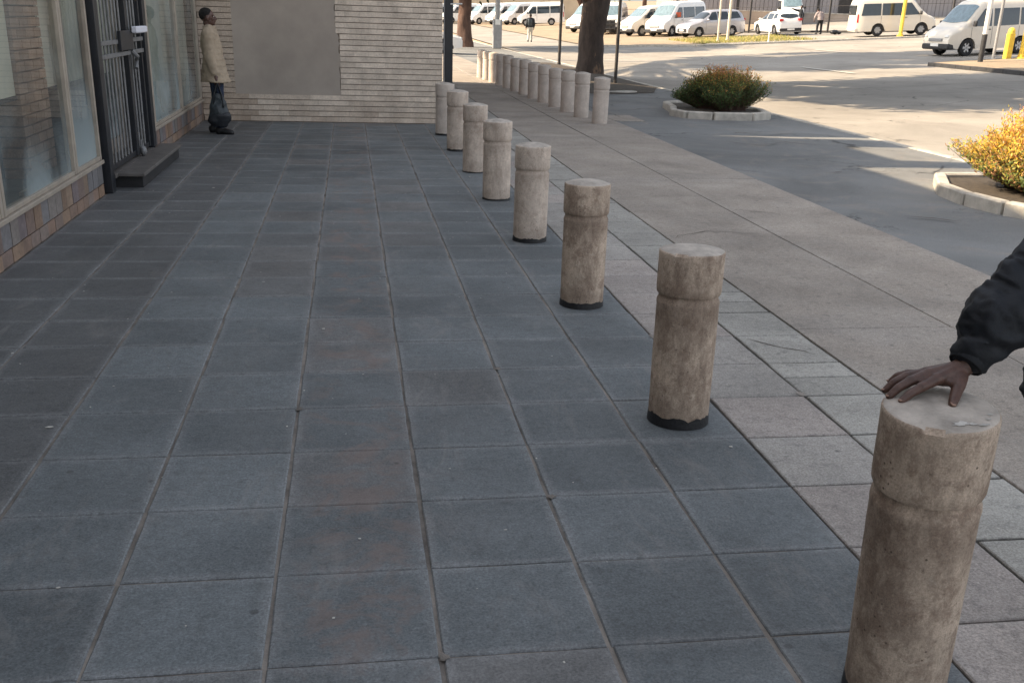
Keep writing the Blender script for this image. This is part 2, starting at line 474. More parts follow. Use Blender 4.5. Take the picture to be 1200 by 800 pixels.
M['bagdark'] = plain('dark_bag_bottom', (0.012, 0.015, 0.02), 0.5, vary=0.3, bmp=0.3, bscale=22)
M['greytop'] = plain('grey_jersey', (0.30, 0.25, 0.24), 0.9, vary=0.1)
M['palecloth'] = plain('pale_trousers', (0.45, 0.43, 0.38), 0.9, vary=0.1)
M['mulch'] = plain('dark_litter_mulch', (0.07, 0.055, 0.04), 0.95, vary=0.5, scale=15, bmp=0.8)

def bark(name, a, b_, pale, amt):
    m, nt, b, out = newmat(name)
    co = coords(nt, scale=(1, 1, 0.3))
    f = ramp(nt, nz(nt, co, 7, 9, 0.75, 0.4), [(0.3, a), (0.7, b_)])
    c = mixc(nt, ramp(nt, nz(nt, coords(nt, scale=(1, 1, .6)), 1.6, 5, 0.7, 0.3), [(0.56, 0.0), (0.62, amt)]), f, pale)
    nt.links.new(c, b.inputs['Base Color']); b.inputs['Roughness'].default_value = 0.95
    bump(nt, b, nz(nt, co, 16, 9, 0.8), 1.0, 0.05)
    return m
M['bark1'] = bark('dark_bark', (0.035, 0.027, 0.024), (0.10, 0.075, 0.062), (0.36, 0.22, 0.13), 0.55)
M['bark2'] = bark('reddish_bark', (0.06, 0.035, 0.028), (0.16, 0.095, 0.07), (0.25, 0.14, 0.09), 0.4)

def col_layer(bm):
    return bm.loops.layers.float_color.new('col')

# ------------------------------------------------------------------ terrain
def sp(v, k):
    return v if v/k > 30 else math.log1p(math.exp(v/k))*k
def terr(x, y):
    if x <= 10.16: return 0.0
    return 0.06*max(0, sp(x-14, 1.5)) + 0.008*max(0, sp(y-40, 4)) - 0.0
def axis(lo, hi, dense0, dense1, step, far):
    v = []
    t = dense0
    while t <= dense1: v.append(t); t += step
    s = step; t = dense1
    while t < hi: s *= far; t += s; v.append(min(t, hi))
    s = step; t = dense0
    while t > lo: s *= far; t -= s; v.insert(0, max(t, lo))
    return v

bm = bmesh.new()
xs = axis(-300, 500, 10.17, 60.17, 1.0, 1.35); ys = axis(-200, 700, -10, 130, 2.0, 1.35)
xs = sorted(set(xs + [10.15]))
grid = {}
for i, x in enumerate(xs):
    for j, y in enumerate(ys):
        z = terr(x, y) if x < 120 else terr(120, y)
        if x <= 10.16: z = 0
        grid[i, j] = bm.verts.new((x, y, z-0.16))
for i in range(len(xs)-1):
    for j in range(len(ys)-1):
        bm.faces.new((grid[i, j], grid[i+1, j], grid[i+1, j+1], grid[i, j+1]))
struct('ground', bm, M['earth'], True)

def sheet(name, edges, off, mat, nx=40, ny=60, skirt=False):
    """sheet following the terrain between two poly-lines (left, right) given as corner points"""
    (a, b, c, d) = edges            # a->b along first side, d->c along the other
    bm = bmesh.new(); g = {}
    for i in range(nx+1):
        for j in range(ny+1):
            u, v = i/nx, j/ny
            x = (a[0]*(1-u)+b[0]*u)*(1-v) + (d[0]*(1-u)+c[0]*u)*v
            y = (a[1]*(1-u)+b[1]*u)*(1-v) + (d[1]*(1-u)+c[1]*u)*v
            g[i, j] = bm.verts.new((x, y, terr(x, y)+off))
    for i in range(nx):
        for j in range(ny):
            bm.faces.new((g[i, j], g[i+1, j], g[i+1, j+1], g[i, j+1]))
    if skirt:
        r = bmesh.ops.extrude_face_region(bm, geom=list(bm.faces))
        for v in [e for e in r['geom'] if isinstance(e, bmesh.types.BMVert)]:
            v.co.z += 0.0
        # original faces become the underside: push them down
        newv = set(e for e in r['geom'] if isinstance(e, bmesh.types.BMVert))
        for v in bm.verts:
            if v not in newv: v.co.z -= skirt
    bmesh.ops.recalc_face_normals(bm, faces=bm.faces)
    return struct(name, bm, mat, True)

sheet('road', [(10.17, -60), (90, -60), (90, 128), (10.17, 128)], -0.08, M['road'], 80, 94)
sheet('forecourt', [(15.5, 57.5), (20.6, 53.2), (60, 56.5), (60, 126)][:2] + [(60, 126), (15.5, 126)], -0.03, M['earth'], 44, 70)

# footway strip of asphalt, between paving and kerb
bm = bmesh.new()
nx, ny = 16, 160
g = {}
for i in range(nx+1):
    for j in range(ny+1):
        x = 6.20 + (10.06-6.20)*i/nx; y = -30 + 100*j/ny
        g[i, j] = bm.verts.new((x, y, -0.004 + 0.012*noise.noise(Vector((x*0.9, y*0.7, 0))) - 0.008))
for i in range(nx):
    for j in range(ny):
        bm.faces.new((g[i, j], g[i+1, j], g[i+1, j+1], g[i, j+1]))
struct('footway', bm, M['footway'], True)

def kerb_run(name, pts, w, h, mat, base=None, length=0.95, gap=0.012, bev=0.015, structure=True, parent=None, mats=None):
    """kerbstones laid one after another along a poly-line"""
    bm = bmesh.new()
    for (p, q) in zip(pts[:-1], pts[1:]):
        p = Vector(p); q = Vector(q); d = q-p; n = max(1, round(d.length/length)); u = d.normalized(); s = Vector((-u.y, u.x))
        for k in range(n):
            a = p + d*(k/n) + u*gap/2; b = p + d*((k+1)/n) - u*gap/2
            zz = [(terr(c.x, c.y) + (base if base is not None else -0.1)) for c in (a, b)]
            jz = random.uniform(-.006, .006)
            vs = []
            for c, z0 in ((a, zz[0]), (b, zz[1])):
                for sd in (-w/2, w/2):
                    for hh in (-0.06, h+jz):
                        e = c + s*sd
                        vs.append(bm.verts.new((e.x, e.y, z0+hh)))
            a0, a1, a2, a3, b0, b1, b2, b3 = vs
            fs = [(a0, a1, a3, a2), (b0, b2, b3, b1), (a0, b0, b1, a1), (a2, a3, b3, b2), (a1, b1, b3, a3), (a0, a2, b2, b0)]
            for f in fs:
                ff = bm.faces.new(f); ff.material_index = (k % 2) if mats else 0
    bmesh.ops.recalc_face_normals(bm, faces=bm.faces)
    if bev:
        es = [e for e in bm.edges if e.verts[0].co.z > -5]
        bmesh.ops.bevel(bm, geom=es, offset=bev, segments=1, affect='EDGES')
    return obj(name, bm, mats or mat, parent)

o = kerb_run('kerb', [(10.11, -30), (10.11, 20.5), (9.95, 26), (10.1, 40), (10.1, 70)], 0.12, 0.105, M['kerb'], base=-0.105); o['kind'] = 'structure'
o = kerb_run('kerb', [(15.5, 57.4), (20.6, 53.1), (31.5, 53.9), (60, 56.4)], 0.16, 0.10, M['kerb'], base=-0.08); o['kind'] = 'structure'
# raised traffic island on the right
sheet('traffic_island', [(22.35, 10), (44, 10), (44, 36), (22.75, 32.6)], 0.04, M['earth'], 30, 30)
o = kerb_run('kerb', [(22.28, 10), (22.66, 32.6), (44, 36.1)], 0.16, 0.13, M['kerb'], base=-0.08, mats=[M['blackkerb'], M['blackkerb']]); o['kind'] = 'structure'
# painted road lines
def line(x0, y0, x1, y1, w, n=8):
    bm = bmesh.new(); p = Vector((x0, y0)); q = Vector((x1, y1)); s = (q-p).normalized(); s = Vector((-s.y, s.x))*w/2
    prev = None
    for k in range(n+1):
        c = p.lerp(q, k/n)
        cur = [bm.verts.new((e.x, e.y, terr(e.x, e.y)-0.055)) for e in (c-s, c+s)]
        if prev: bm.faces.new((prev[0], prev[1], cur[1], cur[0]))
        prev = cur
    o = struct('road_marking', bm, M['whitepaint'])
for a in [(18.6, 30.2, 18.55, 34.4, .16), (24.3, 42.8, 24.3, 46.0, .14), (10.9, 54.4, 11.9, 54.9, .3), (12.5, 54.9, 13.6, 55.4, .3), (14.4, 55.5, 15.4, 55.9, .3)]:
    line(*a)

# ------------------------------------------------------------------ paving
def tile_field(name, cells, mat, gapx, gapy, colf, thick=0.05, bev=0.004, zj=0.0018, ztop=0.0):
    bm = bmesh.new(); cl = col_layer(bm); uvl = bm.loops.layers.uv.new('UVMap')
    for (x0, x1, y0, y1) in cells:
        cx, cy = (x0+x1)/2, (y0+y1)/2
        gx = gapx*random.uniform(0.6, 1.4)/2; gy = gapy*random.uniform(0.4, 1.7)/2
        a0, a1, b0, b1 = x0+gx, x1-gx, y0+gy, y1-gy
        jit = lambda: random.uniform(-.0022, .0022)
        tz = [ztop+random.uniform(-zj, zj) for _ in range(4)]
        m = ztop+random.uniform(-zj, zj)
        tz = [0.3*t+0.7*m for t in tz]
        P = [(a0+jit(), b0+jit()), (a1+jit(), b0+jit()), (a1+jit(), b1+jit()), (a0+jit(), b1+jit())]
        # subdivided rim for slightly wandering, chipped edges
        rim = []
        ns = 7
        for i in range(4):
            p, q = P[i], P[(i+1) % 4]
            for k in range(ns):
                t = k/ns
                w = 0.0018 if 0 < k < ns else 0
                px, py = p[0]*(1-t)+q[0]*t, p[1]*(1-t)+q[1]*t
                dn = noise.noise(Vector((px*9, py*9, 1.7)))*0.0045
                dx, dy = (cx-px), (cy-py); L = math.hypot(dx, dy)
                zz = tz[i]*(1-t)+tz[(i+1) % 4]*t
                dn = abs(dn)
                rim.append((px+dx/L*dn, py+dy/L*dn, zz))
        n = len(rim)
        inner = []
        for (px, py, z) in rim:
            dx, dy = (cx-px), (cy-py); L = math.hypot(dx, dy)
            inner.append(bm.verts.new((px+dx/L*bev*1.3, py+dy/L*bev*1.3, z)))
        outer = [bm.verts.new((px, py, z-bev)) for (px, py, z) in rim]
        low = [bm.verts.new((px, py, z-thick)) for (px, py, z) in rim]
        c = colf(cx, cy)
        fs = [bm.faces.new(inner)]
        for k in range(n):
            k2 = (k+1) % n
            fs.append(bm.faces.new((outer[k], outer[k2], inner[k2], inner[k])))
            fs.append(bm.faces.new((low[k], low[k2], outer[k2], outer[k])))
        for f in fs:
            for l in f.loops:
                l[cl] = (*c, 1)
                l[uvl].uv = ((l.vert.co.x-x0)/(x1-x0), (l.vert.co.y-y0)/(y1-y0))
    return struct(name, bm, mat)

def darkcol(x, y):
    base = Vector((0.124, 0.138, 0.144))
    k = random.uniform(0.87, 1.12)
    k *= 1 + 0.30*noise.noise(Vector((x*.5, y*.35, 3)))
    c = base*k
    i = math.floor(x/T)
    if i == 3 and random.random() < 0.5:             # browned column of old tiles
        t = random.uniform(0.05, 0.25)
        c = c.lerp(Vector((0.20, 0.165, 0.145))*k, t)
    elif i in (2, 4) and random.random() < 0.3:
        c = c.lerp(Vector((0.18, 0.155, 0.14)), random.uniform(0.15, 0.4))
    if x < 0.6: c = c.lerp(Vector((0.115, 0.108, 0.105)), .5)*0.86
    return tuple(c)
cells = []
for i in range(-2, 7):
    for j in range(-9, 29):
        x0, x1 = i*T, (i+1)*T
        if i == -2: continue
        if i == -1: x0 = -0.57
        y0, y1 = j*T, (j+1)*T
        if y0 > 13.4 and x1 < 3.2: continue
        if y1 > 13.50 and x1 < 3.2: y1 = 13.50
        cells.append((x0, x1, y0, y1))
for j in range(29, 50): pass
tile_field('plaza_paving', cells, M['tile'], 0.011, 0.006, darkcol)
# pale pavers beside the dark tiles
def palecol(x, y):
    k = random.uniform(0.85, 1.15)
    if random.random() < 0.5: return (0.35*k, 0.31*k, 0.28*k)
    return (0.33*k, 0.308*k, 0.28*k)
cells = []
for j in range(-9, 56):
    cells.append((3.36, 3.84, j*T, (j+1)*T))
tile_field('pale_paving', cells, M['paver'], 0.010, 0.008, palecol)
cells = []
for j in range(-9, 56):
    y0, y1 = j*T, (j+1)*T
    if j in (2, 5, 9, 13, 14, 18):
        m = y0+T*random.uniform(.45, .55); cells += [(3.84, 4.26, y0, m), (3.84, 4.26, m, y1)]
    else: cells.append((3.84, 4.26, y0, y1))
def outercol(x, y):
    k = random.uniform(0.88, 1.16); return (0.32*k, 0.306*k, 0.275*k)
tile_field('edge_paving', cells, M['paver'], 0.014, 0.012, outercol)
def slabcol(x, y):
    k = random.uniform(0.94, 1.06); return (0.305*k, 0.266*k, 0.226*k)
cells = []
ye = [-14, -8.2, -3.9, 2.04, 7.75, 11.9, 14.0]
for a, b in zip(ye[:-1], ye[1:]): cells.append((4.26, 5.26, a, b))
ye = [-14, -6.2, -1.2, 7.88, 14.0]
for a, b in zip(ye[:-1], ye[1:]): cells.append((5.26, 6.32, a, b))
cells.append((6.32, 6.9, 14.6, 15.7))
y = 14.0
while y < 48:
    st = random.choice([1.2, 1.8, 2.4])
    cells.append((4.26, 5.26, y, y+st)); y += st
y = 14.0
while y < 48:
    st = random.choice([1.2, 1.8, 2.4])
    cells.append((5.26, 6.32, y, y+st)); y += st
tile_field('pavement_slab', cells, M['paver'], 0.012, 0.012, slabcol)
cells = [(x*T, (x+1)*T, y*T, (y+1)*T) for x in range(-14, 7) for y in range(52, 80)]
tile_field('pavement_behind', cells, M['paver'], 0.012, 0.012, slabcol)
bm = bmesh.new(); box(bm, -0.9, 3.352, -15, 48, -0.15, -0.0065)
struct('paving_bed', bm, M['bed'])
bm = bmesh.new(); box(bm, 3.354, 6.30, -15, 48, -0.15, -0.009)
struct('paving_bed', bm, M['beddark'])

# cracks in footway and slabs
def crack(pts, w, z=0.003):
    bm = bmesh.new(); pv = None; q = []
    for a, b in zip(pts[:-1], pts[1:]):
        a = Vector(a); b = Vector(b); n = max(2, int((b-a).length/0.06)); s_ = Vector((-(b-a).y, (b-a).x)).normalized()
        for k in range(n):
            c = a.lerp(b, k/n); c += s_*noise.noise(Vector((c.x*5, c.y*5, 2)))*0.05 + s_*noise.noise(Vector((c.x*19, c.y*19, 7)))*0.02; q.append(c)
    for i, c in enumerate(q):
        d = (q[min(i+1, len(q)-1)]-q[max(0, i-1)]).normalized(); s_ = Vector((-d.y, d.x))
        ww = w*(.35+.9*abs(noise.noise(Vector((c.x*7, c.y*7, 0)))))*min(1, i/3+.15, (len(q)-1-i)/3+.15)
        cur = (bm.verts.new((c.x-s_.x*ww, c.y-s_.y*ww, z)), bm.verts.new((c.x+s_.x*ww, c.y+s_.y*ww, z)))
        if pv: bm.faces.new((pv[0], pv[1], cur[1], cur[0]))
        pv = cur
    struct('crack', bm, M['mulch'])
crack([(7.9, 12.9), (8.4, 12.6), (9.0, 12.9), (9.7, 12.5)], .022, .006)
crack([(7.2, 11.6), (7.6, 11.2), (8.2, 11.5)], .022, .006)
crack([(8.0, 12.2), (8.3, 11.5), (8.8, 11.2)], .015, .006)
crack([(7.4, 8.4), (8.0, 8.6), (8.5, 8.3)], .018, .006)
crack([(6.9, 5.6), (7.4, 5.3)], .02, .006)
crack([(6.6, 15.2), (6.5, 17.5), (6.9, 19.5)], .02, .006)
crack([(3.86, 1.90), (4.24, 1.46)], .005)
crack([(4.3, 4.6), (4.7, 4.9), (5.22, 4.7)], .007)
crack([(5.3, 5.9), (5.8, 5.6)], .007)
# sand filled chip at a broken tile corner, and small patches of sand in the joints
rn = random.Random(12)
bm = bmesh.new()
for (cx, cy, rr) in [(1.925, -.965, .02), (0.49, -.47, .018), (2.41, -.01, .02), (3.37, 1.93, .035), (3.83, .98, .03), (2.41, 1.44, .02), (1.45, .95, .02)]:
    vs = [bm.verts.new((cx+math.cos(a_*PI/6)*rr*rn.uniform(.4, 1.3), cy+math.sin(a_*PI/6)*rr*rn.uniform(.4, 1.3), .0032)) for a_ in range(12)]
    bm.faces.new(vs)
struct('joint_sand', bm, M['bed'])

# grit and paper scraps on the tiles
bm = bmesh.new()
for k in range(330):
    x = random.uniform(-0.4, 6.2); y = random.uniform(-1.8, 9)
    if math.hypot(x-3.1, (y+1.22) % 1.92) < 0.2: continue
    s = random.uniform(0.0015, 0.0055) * (1.8 if random.random() < 0.06 else 1)
    M4 = Matrix.Translation((x, y, 0.003)) @ Matrix.Rotation(random.random()*6, 4, 'Z') @ Matrix.Diagonal((s*random.uniform(1, 2.2), s, s*0.3, 1))
    bmesh.ops.create_icosphere(bm, subdivisions=1, radius=1, matrix=M4)
tag(obj('grit', bm, M['litter']), 'pale grit and scraps scattered over the paving', 'grit', kind='stuff')

# ------------------------------------------------------------------ bollards
def bollard_profile(h, r, dome=.022):
    s = h/0.795; D = dome
    return ([(0, 0.0), (r*0.955, 0.0), (r*0.96, 0.05*s), (r*0.965, 0.30*s), (r*0.965, 0.540*s), (r*0.975, 0.552*s), (r*0.965, 0.563*s), (r*0.925, 0.573*s), (r*0.918, 0.586*s), (r*0.92, 0.594*s)],
            [(r*0.90, 0.590*s), (r*0.97, 0.594*s), (r*0.995, 0.602*s), (r, 0.62*s), (r*1.0, 0.70*s), (r*1.0, 0.770*s), (r*0.992, 0.776*s), (r*0.965, 0.7795*s), (r*0.90, .7815*s), (r*0.7, .782*s+D*.42), (r*0.4, .782*s+D*.80), (r*.15, .782*s+D*.97), (0, .782*s+D)])
def make_bollard(mat, h, r, seg=48, band=0.045, seed=0, dome=.022):
    t = thing('bollard', 'x', 'bollard')
    a, b = bollard_profile(h, r, dome)
    def dens(prof):
        out = [prof[0]]
        for p, q in zip(prof[:-1], prof[1:]):
            n = max(1, int(abs(q[1]-p[1])/0.03))
            for k in range(1, n+1): out.append((p[0]+(q[0]-p[0])*k/n, p[1]+(q[1]-p[1])*k/n))
        return out
    for nm, pr in (('shaft', a), ('cap', b)):
        bm = bmesh.new(); lathe(bm, dens(pr), seg)
        for v in bm.verts:
            rr = math.hypot(v.co.x, v.co.y)
            if rr > 0.02:
                d = 1 + 0.012*noise.noise(Vector((v.co.x*5+seed*9, v.co.y*5, v.co.z*4))) + 0.008*noise.noise(Vector((v.co.x*28+seed, v.co.y*28, v.co.z*24)))
                # a few knocks out of the cap edge
                if nm == 'cap' and v.co.z > 0.772*h/0.795 and rr > r*0.93:
                    k = noise.noise(Vector((v.co.x*9+seed*3.1, v.co.y*9, 0)))
                    if k > 0.22: v.co.z -= (k-0.22)*0.04; d -= (k-.22)*0.06
                v.co.x *= d; v.co.y *= d
        if nm == 'cap':
            for f in bm.faces:
                if f.calc_center_median().z > 0.7785*h/0.795: f.material_index = 1
        obj(nm, bm, [mat, M['bol_top']] if nm == 'cap' else mat, t, True, 40)
    if band:
        bm = bmesh.new(); n = 64
        lo, hi, hi2 = [], [], []
        for k in range(n):
            an = 2*PI*k/n; c, s = math.cos(an), math.sin(an)
            z = band*(1 + 0.35*noise.noise(Vector((c*2.5+seed*7, s*2.5, 0))) + 0.25*noise.noise(Vector((c*9+seed, s*9, 4))))
            z = max(z, 0.008)
            lo.append(bm.verts.new((c*r*0.985, s*r*0.985, 0.0))); hi.append(bm.verts.new((c*r*0.972, s*r*0.972, z))); hi2.append(bm.verts.new((c*r*0.93, s*r*0.93, z)))
        for k in range(n):
            k2 = (k+1) % n
            bm.faces.new((lo[k], lo[k2], hi[k2], hi[k])); bm.faces.new((hi[k], hi[k2], hi2[k2], hi2[k]))
        obj('base_band', bm, M['pitch'], t, True, 50)
    return t

NEAR = [ # y, material, height, band, label
 (-1.25, 'bol_dirty', 0.860, 0.05, 'stained concrete bollard nearest the camera with a hand resting on its top'),
 (0.71, 'bol_dirty', 0.785, 0.045, 'brown stained concrete bollard, second from the camera in the near row, cracked pale top'),
 (2.63, 'bol_dirty', 0.765, 0.035, 'blotchy brown concrete bollard, third from the camera in the row along the dark tiles'),
 (4.54, 'bol_mid', 0.755, 0.035, 'pale concrete bollard with a domed cap, fourth from the camera along the dark tiles'),
 (6.45, 'bol_mid', 0.75, 0.018, 'pale concrete bollard with chipped black paint at its foot, fifth along the dark tiles'),
 (8.25, 'bol_mid', 0.75, 0.012, 'pale concrete bollard with a streaked shaft, sixth from the camera along the dark tiles'),
 (10.15, 'bol_mid', 0.76, 0.03, 'concrete bollard second from the brick wall end of the near row'),
 (11.95, 'bol_clean', 0.735, 0.03, 'slim looking concrete bollard at the brick wall corner, last of the near row')]
for i, (y, m, h, bd, lb) in enumerate(NEAR):
    t = make_bollard(M[m], h, 0.132 if i == 0 else 0.139, 72 if i < 3 else 48, bd, i+1, .007 if i == 0 else .012 if i == 1 else .022)
    t['label'] = lb; t['group'] = 'bollards along the dark tiled plaza'
    t.location = ((3.135, 3.125)[i] if i < 2 else 3.115 - 0.0064*i, y, 0.0)
    t.rotation_euler = (R([-2.6, -.3, .2, 0, .3, -.2, 0, 0][i]), R([-.3, .4, .2, -.5, .1, .2, -.3, 0][i]), i*1.3)
    if i == 0: t.rotation_euler = (R(3.4), R(-3.4), 0); t.location.x = 3.108
b1 = [o for o in bpy.data.objects if o.get('label', '').startswith('stained concrete bollard nearest')][0]
bm = bmesh.new(); rs = random.Random(3)
for (cx, cy, rx_, ry_) in ((-.005, -.092, .022, .012), (.045, -.105, .016, .006), (.02, -.098, .010, .006), (.085, -.06, .010, .004), (.07, -.082, .008, .005)):
    vs = []
    for k in range(18):
        a_ = 2*PI*k/18; q = rs.uniform(.45, 1.2); x_ = cx+math.cos(a_)*rx_*q; y_ = cy+math.sin(a_)*ry_*q
        rr = math.hypot(x_, y_)
        if rr > .120: x_ *= .120/rr; y_ *= .120/rr; rr = .120
        vs.append(bm.verts.new((x_, y_, .846+.007*(1-(rr/.139)**1.5)*.9+.0012)))
    bm.faces.new(vs)
obj('paint_splash', bm, M['litter'], b1)
proto = make_bollard(M['bol_clean'], 0.765, 0.138, 32, 0, 20)
ordn = ['nearest', 'second', 'third', 'fourth', 'fifth', 'sixth', 'seventh', 'eighth', 'ninth', 'tenth', 'eleventh', 'twelfth', 'thirteenth']
for i in range(13):
    o = proto if i == 0 else copy_tree(proto)
    t = i/12
    o.location = (5.86 - 0.42*t + (0.06 if i == 0 else 0), 14.05 + 1.06*i, 0.0)
    o.rotation_euler = (R(random.uniform(-1, 1)), R(random.uniform(-1, 1)), random.random()*6)
    o.scale = (1, 1, random.uniform(0.96, 1.02))
    if i == 0: lb = 'clean pale concrete bollard at the near end of the far row, beside the asphalt footway'
    elif i == 12: lb = 'concrete bollard at the far end of the far row, catching sunlight on its left side'
    else: lb = 'clean pale concrete bollard, %s from the near end of the far row' % ordn[i]
    o['label'] = lb; o['category'] = 'bollard'; o['group'] = 'bollards in the far row leading to the trees'

# ------------------------------------------------------------------ brick wall building behind the plaza
WY = 13.50
def brick_mesh(x0, x1, z0, z1, holes, y=WY, course=0.0835, bl=0.235, flip=False):
    bm = bmesh.new(); cl = col_layer(bm)
    nz_ = int((z1-z0)/course)
    for r in range(nz_):
        zz0 = z0 + r*course + 0.0055; zz1 = z0+(r+1)*course-0.0055
        off = (r % 2)*bl/2 + random.uniform(-.02, .02)
        x = x0 - off
        while x < x1:
            a, b = max(x+0.0008, x0), min(x+bl-0.0008, x1)
            x += bl
            if b-a < 0.02: continue
            segs = [(a, b)]
            for (hx0, hx1, hz0, hz1) in holes:
                if zz1 > hz0+0.03 and zz0 < hz1-0.03:
                    ns = []
                    for (p, q) in segs:
                        if q <= hx0 or p >= hx1: ns.append((p, q)); continue
                        if p < hx0: ns.append((p, hx0))
                        if q > hx1: ns.append((hx1, q))
                    segs = ns
            for p, q in segs:
                if q-p < 0.012: continue
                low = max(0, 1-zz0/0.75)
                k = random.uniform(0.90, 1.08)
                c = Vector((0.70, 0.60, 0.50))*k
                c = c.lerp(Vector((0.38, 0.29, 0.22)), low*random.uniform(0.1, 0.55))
                if x < 0.3: c = c.lerp(Vector((0.30, 0.22, 0.16)), 0.5)
                dy = random.uniform(0, 0.0015)
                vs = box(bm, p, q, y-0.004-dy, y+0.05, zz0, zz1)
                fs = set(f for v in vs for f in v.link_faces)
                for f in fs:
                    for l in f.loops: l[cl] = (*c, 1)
    return bm
bld = thing('brick_building', 'pale brick building end wall with a smooth plastered panel behind the plaza', 'building', (0, WY, 0))
bld_inv = Vector((0, -WY, 0))
def child(o, parent):
    o.location = -Vector(parent.location); return o
bm = bmesh.new(); box(bm, -9, 3.16, WY+0.02, 24.6, -0.15, 5.4)
wall = child(obj('wall', bm, M['mortar'], bld), bld)
holes = [(-0.06, 1.50, 1.32, 2.9), (-0.06, 1.56, 0.41, 1.32)]
bm = brick_mesh(-0.57, 3.165, 0.0, 5.4, holes)
child(obj('brick_facing', bm, M['brick'], bld), bld)
# plaster panel with a ragged right edge
bm = bmesh.new()
edge = [(1.50, 2.9)]
z = 2.9
while z > 0.42:
    z -= 0.0835/2
    base = 1.50 if z > 1.32 else 1.555
    edge.append((base + random.uniform(-.018, .012), max(z, 0.41)))
pts = [(-0.06, 0.41), *[(e[0], e[1]) for e in reversed(edge)], (-0.06, 2.9)]
fr = [bm.verts.new((x, WY-0.006, z)) for x, z in pts]; bk = [bm.verts.new((x, WY+0.03, z)) for x, z in pts]
bm.faces.new(fr)
for k in range(len(pts)):
    k2 = (k+1) % len(pts); bm.faces.new((fr[k], bk[k], bk[k2], fr[k2]))
bmesh.ops.recalc_face_normals(bm, faces=bm.faces)
child(obj('plaster_panel', bm, M['plaster'], bld), bld)
bm = bmesh.new(); box(bm, -9.1, 3.3, WY-0.12, 24.7, 5.4, 5.62, 0.01)
child(obj('roof', bm, M['kerb'], bld), bld)
# side face bricks of the building
bm = bmesh.new(); cl = col_layer(bm)
for r in range(64):
    y = WY+0.02 - (r % 2)*0.117
    while y < 24.5:
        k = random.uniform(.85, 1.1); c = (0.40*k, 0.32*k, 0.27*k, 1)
        a = max(y, WY+0.022); vs = box(bm, 3.12, 3.168, a, y+0.231, r*0.0835+.006, (r+1)*0.0835-.006)
        for f in set(f for v in vs for f in v.link_faces):
            for l in f.loops: l[cl] = c
        y += 0.235
child(obj('side_brick_facing', bm, M['brick'], bld), bld)

# dark steel corner post with a small bracket
t = thing('corner_post', 'dark steel post standing at the right corner of the brick wall', 'post', (3.27, 13.56, 0))
bm = bmesh.new(); box(bm, -0.062, 0.062, -0.05, 0.05, 0, 5.3, 0.006); obj('post', bm, M['black'], t)
bm = bmesh.new(); box(bm, -0.088, -0.066, -0.052, -0.02, 0, 5.3, 0.003); obj('conduit', bm, M['steel'], t)
bm = bmesh.new(); tube(bm, [(0.02, -0.05, 1.82), (0.20, -0.08, 1.83)], 0.012, 8); obj('bracket', bm, M['white'], t)

# ------------------------------------------------------------------ shopfront
WX = -0.57
shop = thing('shop_building', 'shopfront building with large cream framed windows above a slate plinth on the left', 'building', (WX, 6, 0))
def sc(o): o.location = -Vector(shop.location); return o
bm = bmesh.new()
# unseen upper storeys, stepped and with one thin block to shape the shadow edge
box(bm, -9, WX-0.01, -14, 10.40, 2.75, 6.90); box(bm, -9, WX-0.01, 10.40, 10.95, 2.75, 8.45)
box(bm, -9, WX-0.01, 10.95, 12.60, 2.75, 7.60); box(bm, -9, WX-0.01, 12.60, 13.48, 2.75, 8.6)
sc(obj('upper_wall', bm, M['lowwall'], shop))
bm = bmesh.new(); box(bm, -9, WX-0.08, -14, 6.55, -0.1, 0.29); box(bm, -9, WX-0.08, 9.05, 13.48, -0.1, 0.29); box(bm, -9, WX-0.08, 6.55, 9.05, -0.1, 0.13)
sc(obj('plinth_core', bm, M['mortar'], shop))
# slate cladding
pal = [(0.20, 0.13, 0.105), (0.29, 0.17, 0.095), (0.15, 0.14, 0.155), (0.24, 0.21, 0.19), (0.17, 0.13, 0.14), (0.33, 0.22, 0.14), (0.20, 0.20, 0.215), (0.26, 0.16, 0.12)]
def slate(bm, cl, y0, y1, z0, z1, warm):
    c = Vector(random.choice(pal))*random.uniform(.8, 1.15)
    c = c.lerp(Vector((0.165, 0.145, 0.135)), .4)
    if warm: c = c.lerp(Vector((0.29, 0.19, 0.13)), 0.45)
    vs = box(bm, WX-0.08, WX-0.004+random.uniform(-.004, .003), y0+.003, y1-.003, z0+.003, z1-.003)
    for f in set(f for v in vs for f in v.link_faces):
        for l in f.loops: l[cl] = (*c, 1)
for (ya, yb) in ((-14, 6.55), (9.05, 13.48)):
    bm = bmesh.new(); cl = col_layer(bm)
    y = ya
    while y < yb:
        e = min(y+random.uniform(.17, .24), yb); slate(bm, cl, y, e, 0.0, 0.105, True); y = e
    y = ya
    while y < yb:
        e = min(y+random.uniform(.14, .22), yb); slate(bm, cl, y, e, 0.107, 0.285, False); y = e
    sc(obj('plinth_cladding', bm, M['slate'], shop))
bm = bmesh.new()
for (ya, yb) in ((-14, 6.53), (9.07, 13.47)):
    box(bm, WX-0.12, WX+0.03, ya, yb, 0.292, 0.325, 0.004)
sc(obj('sill', bm, M['alu'], shop))
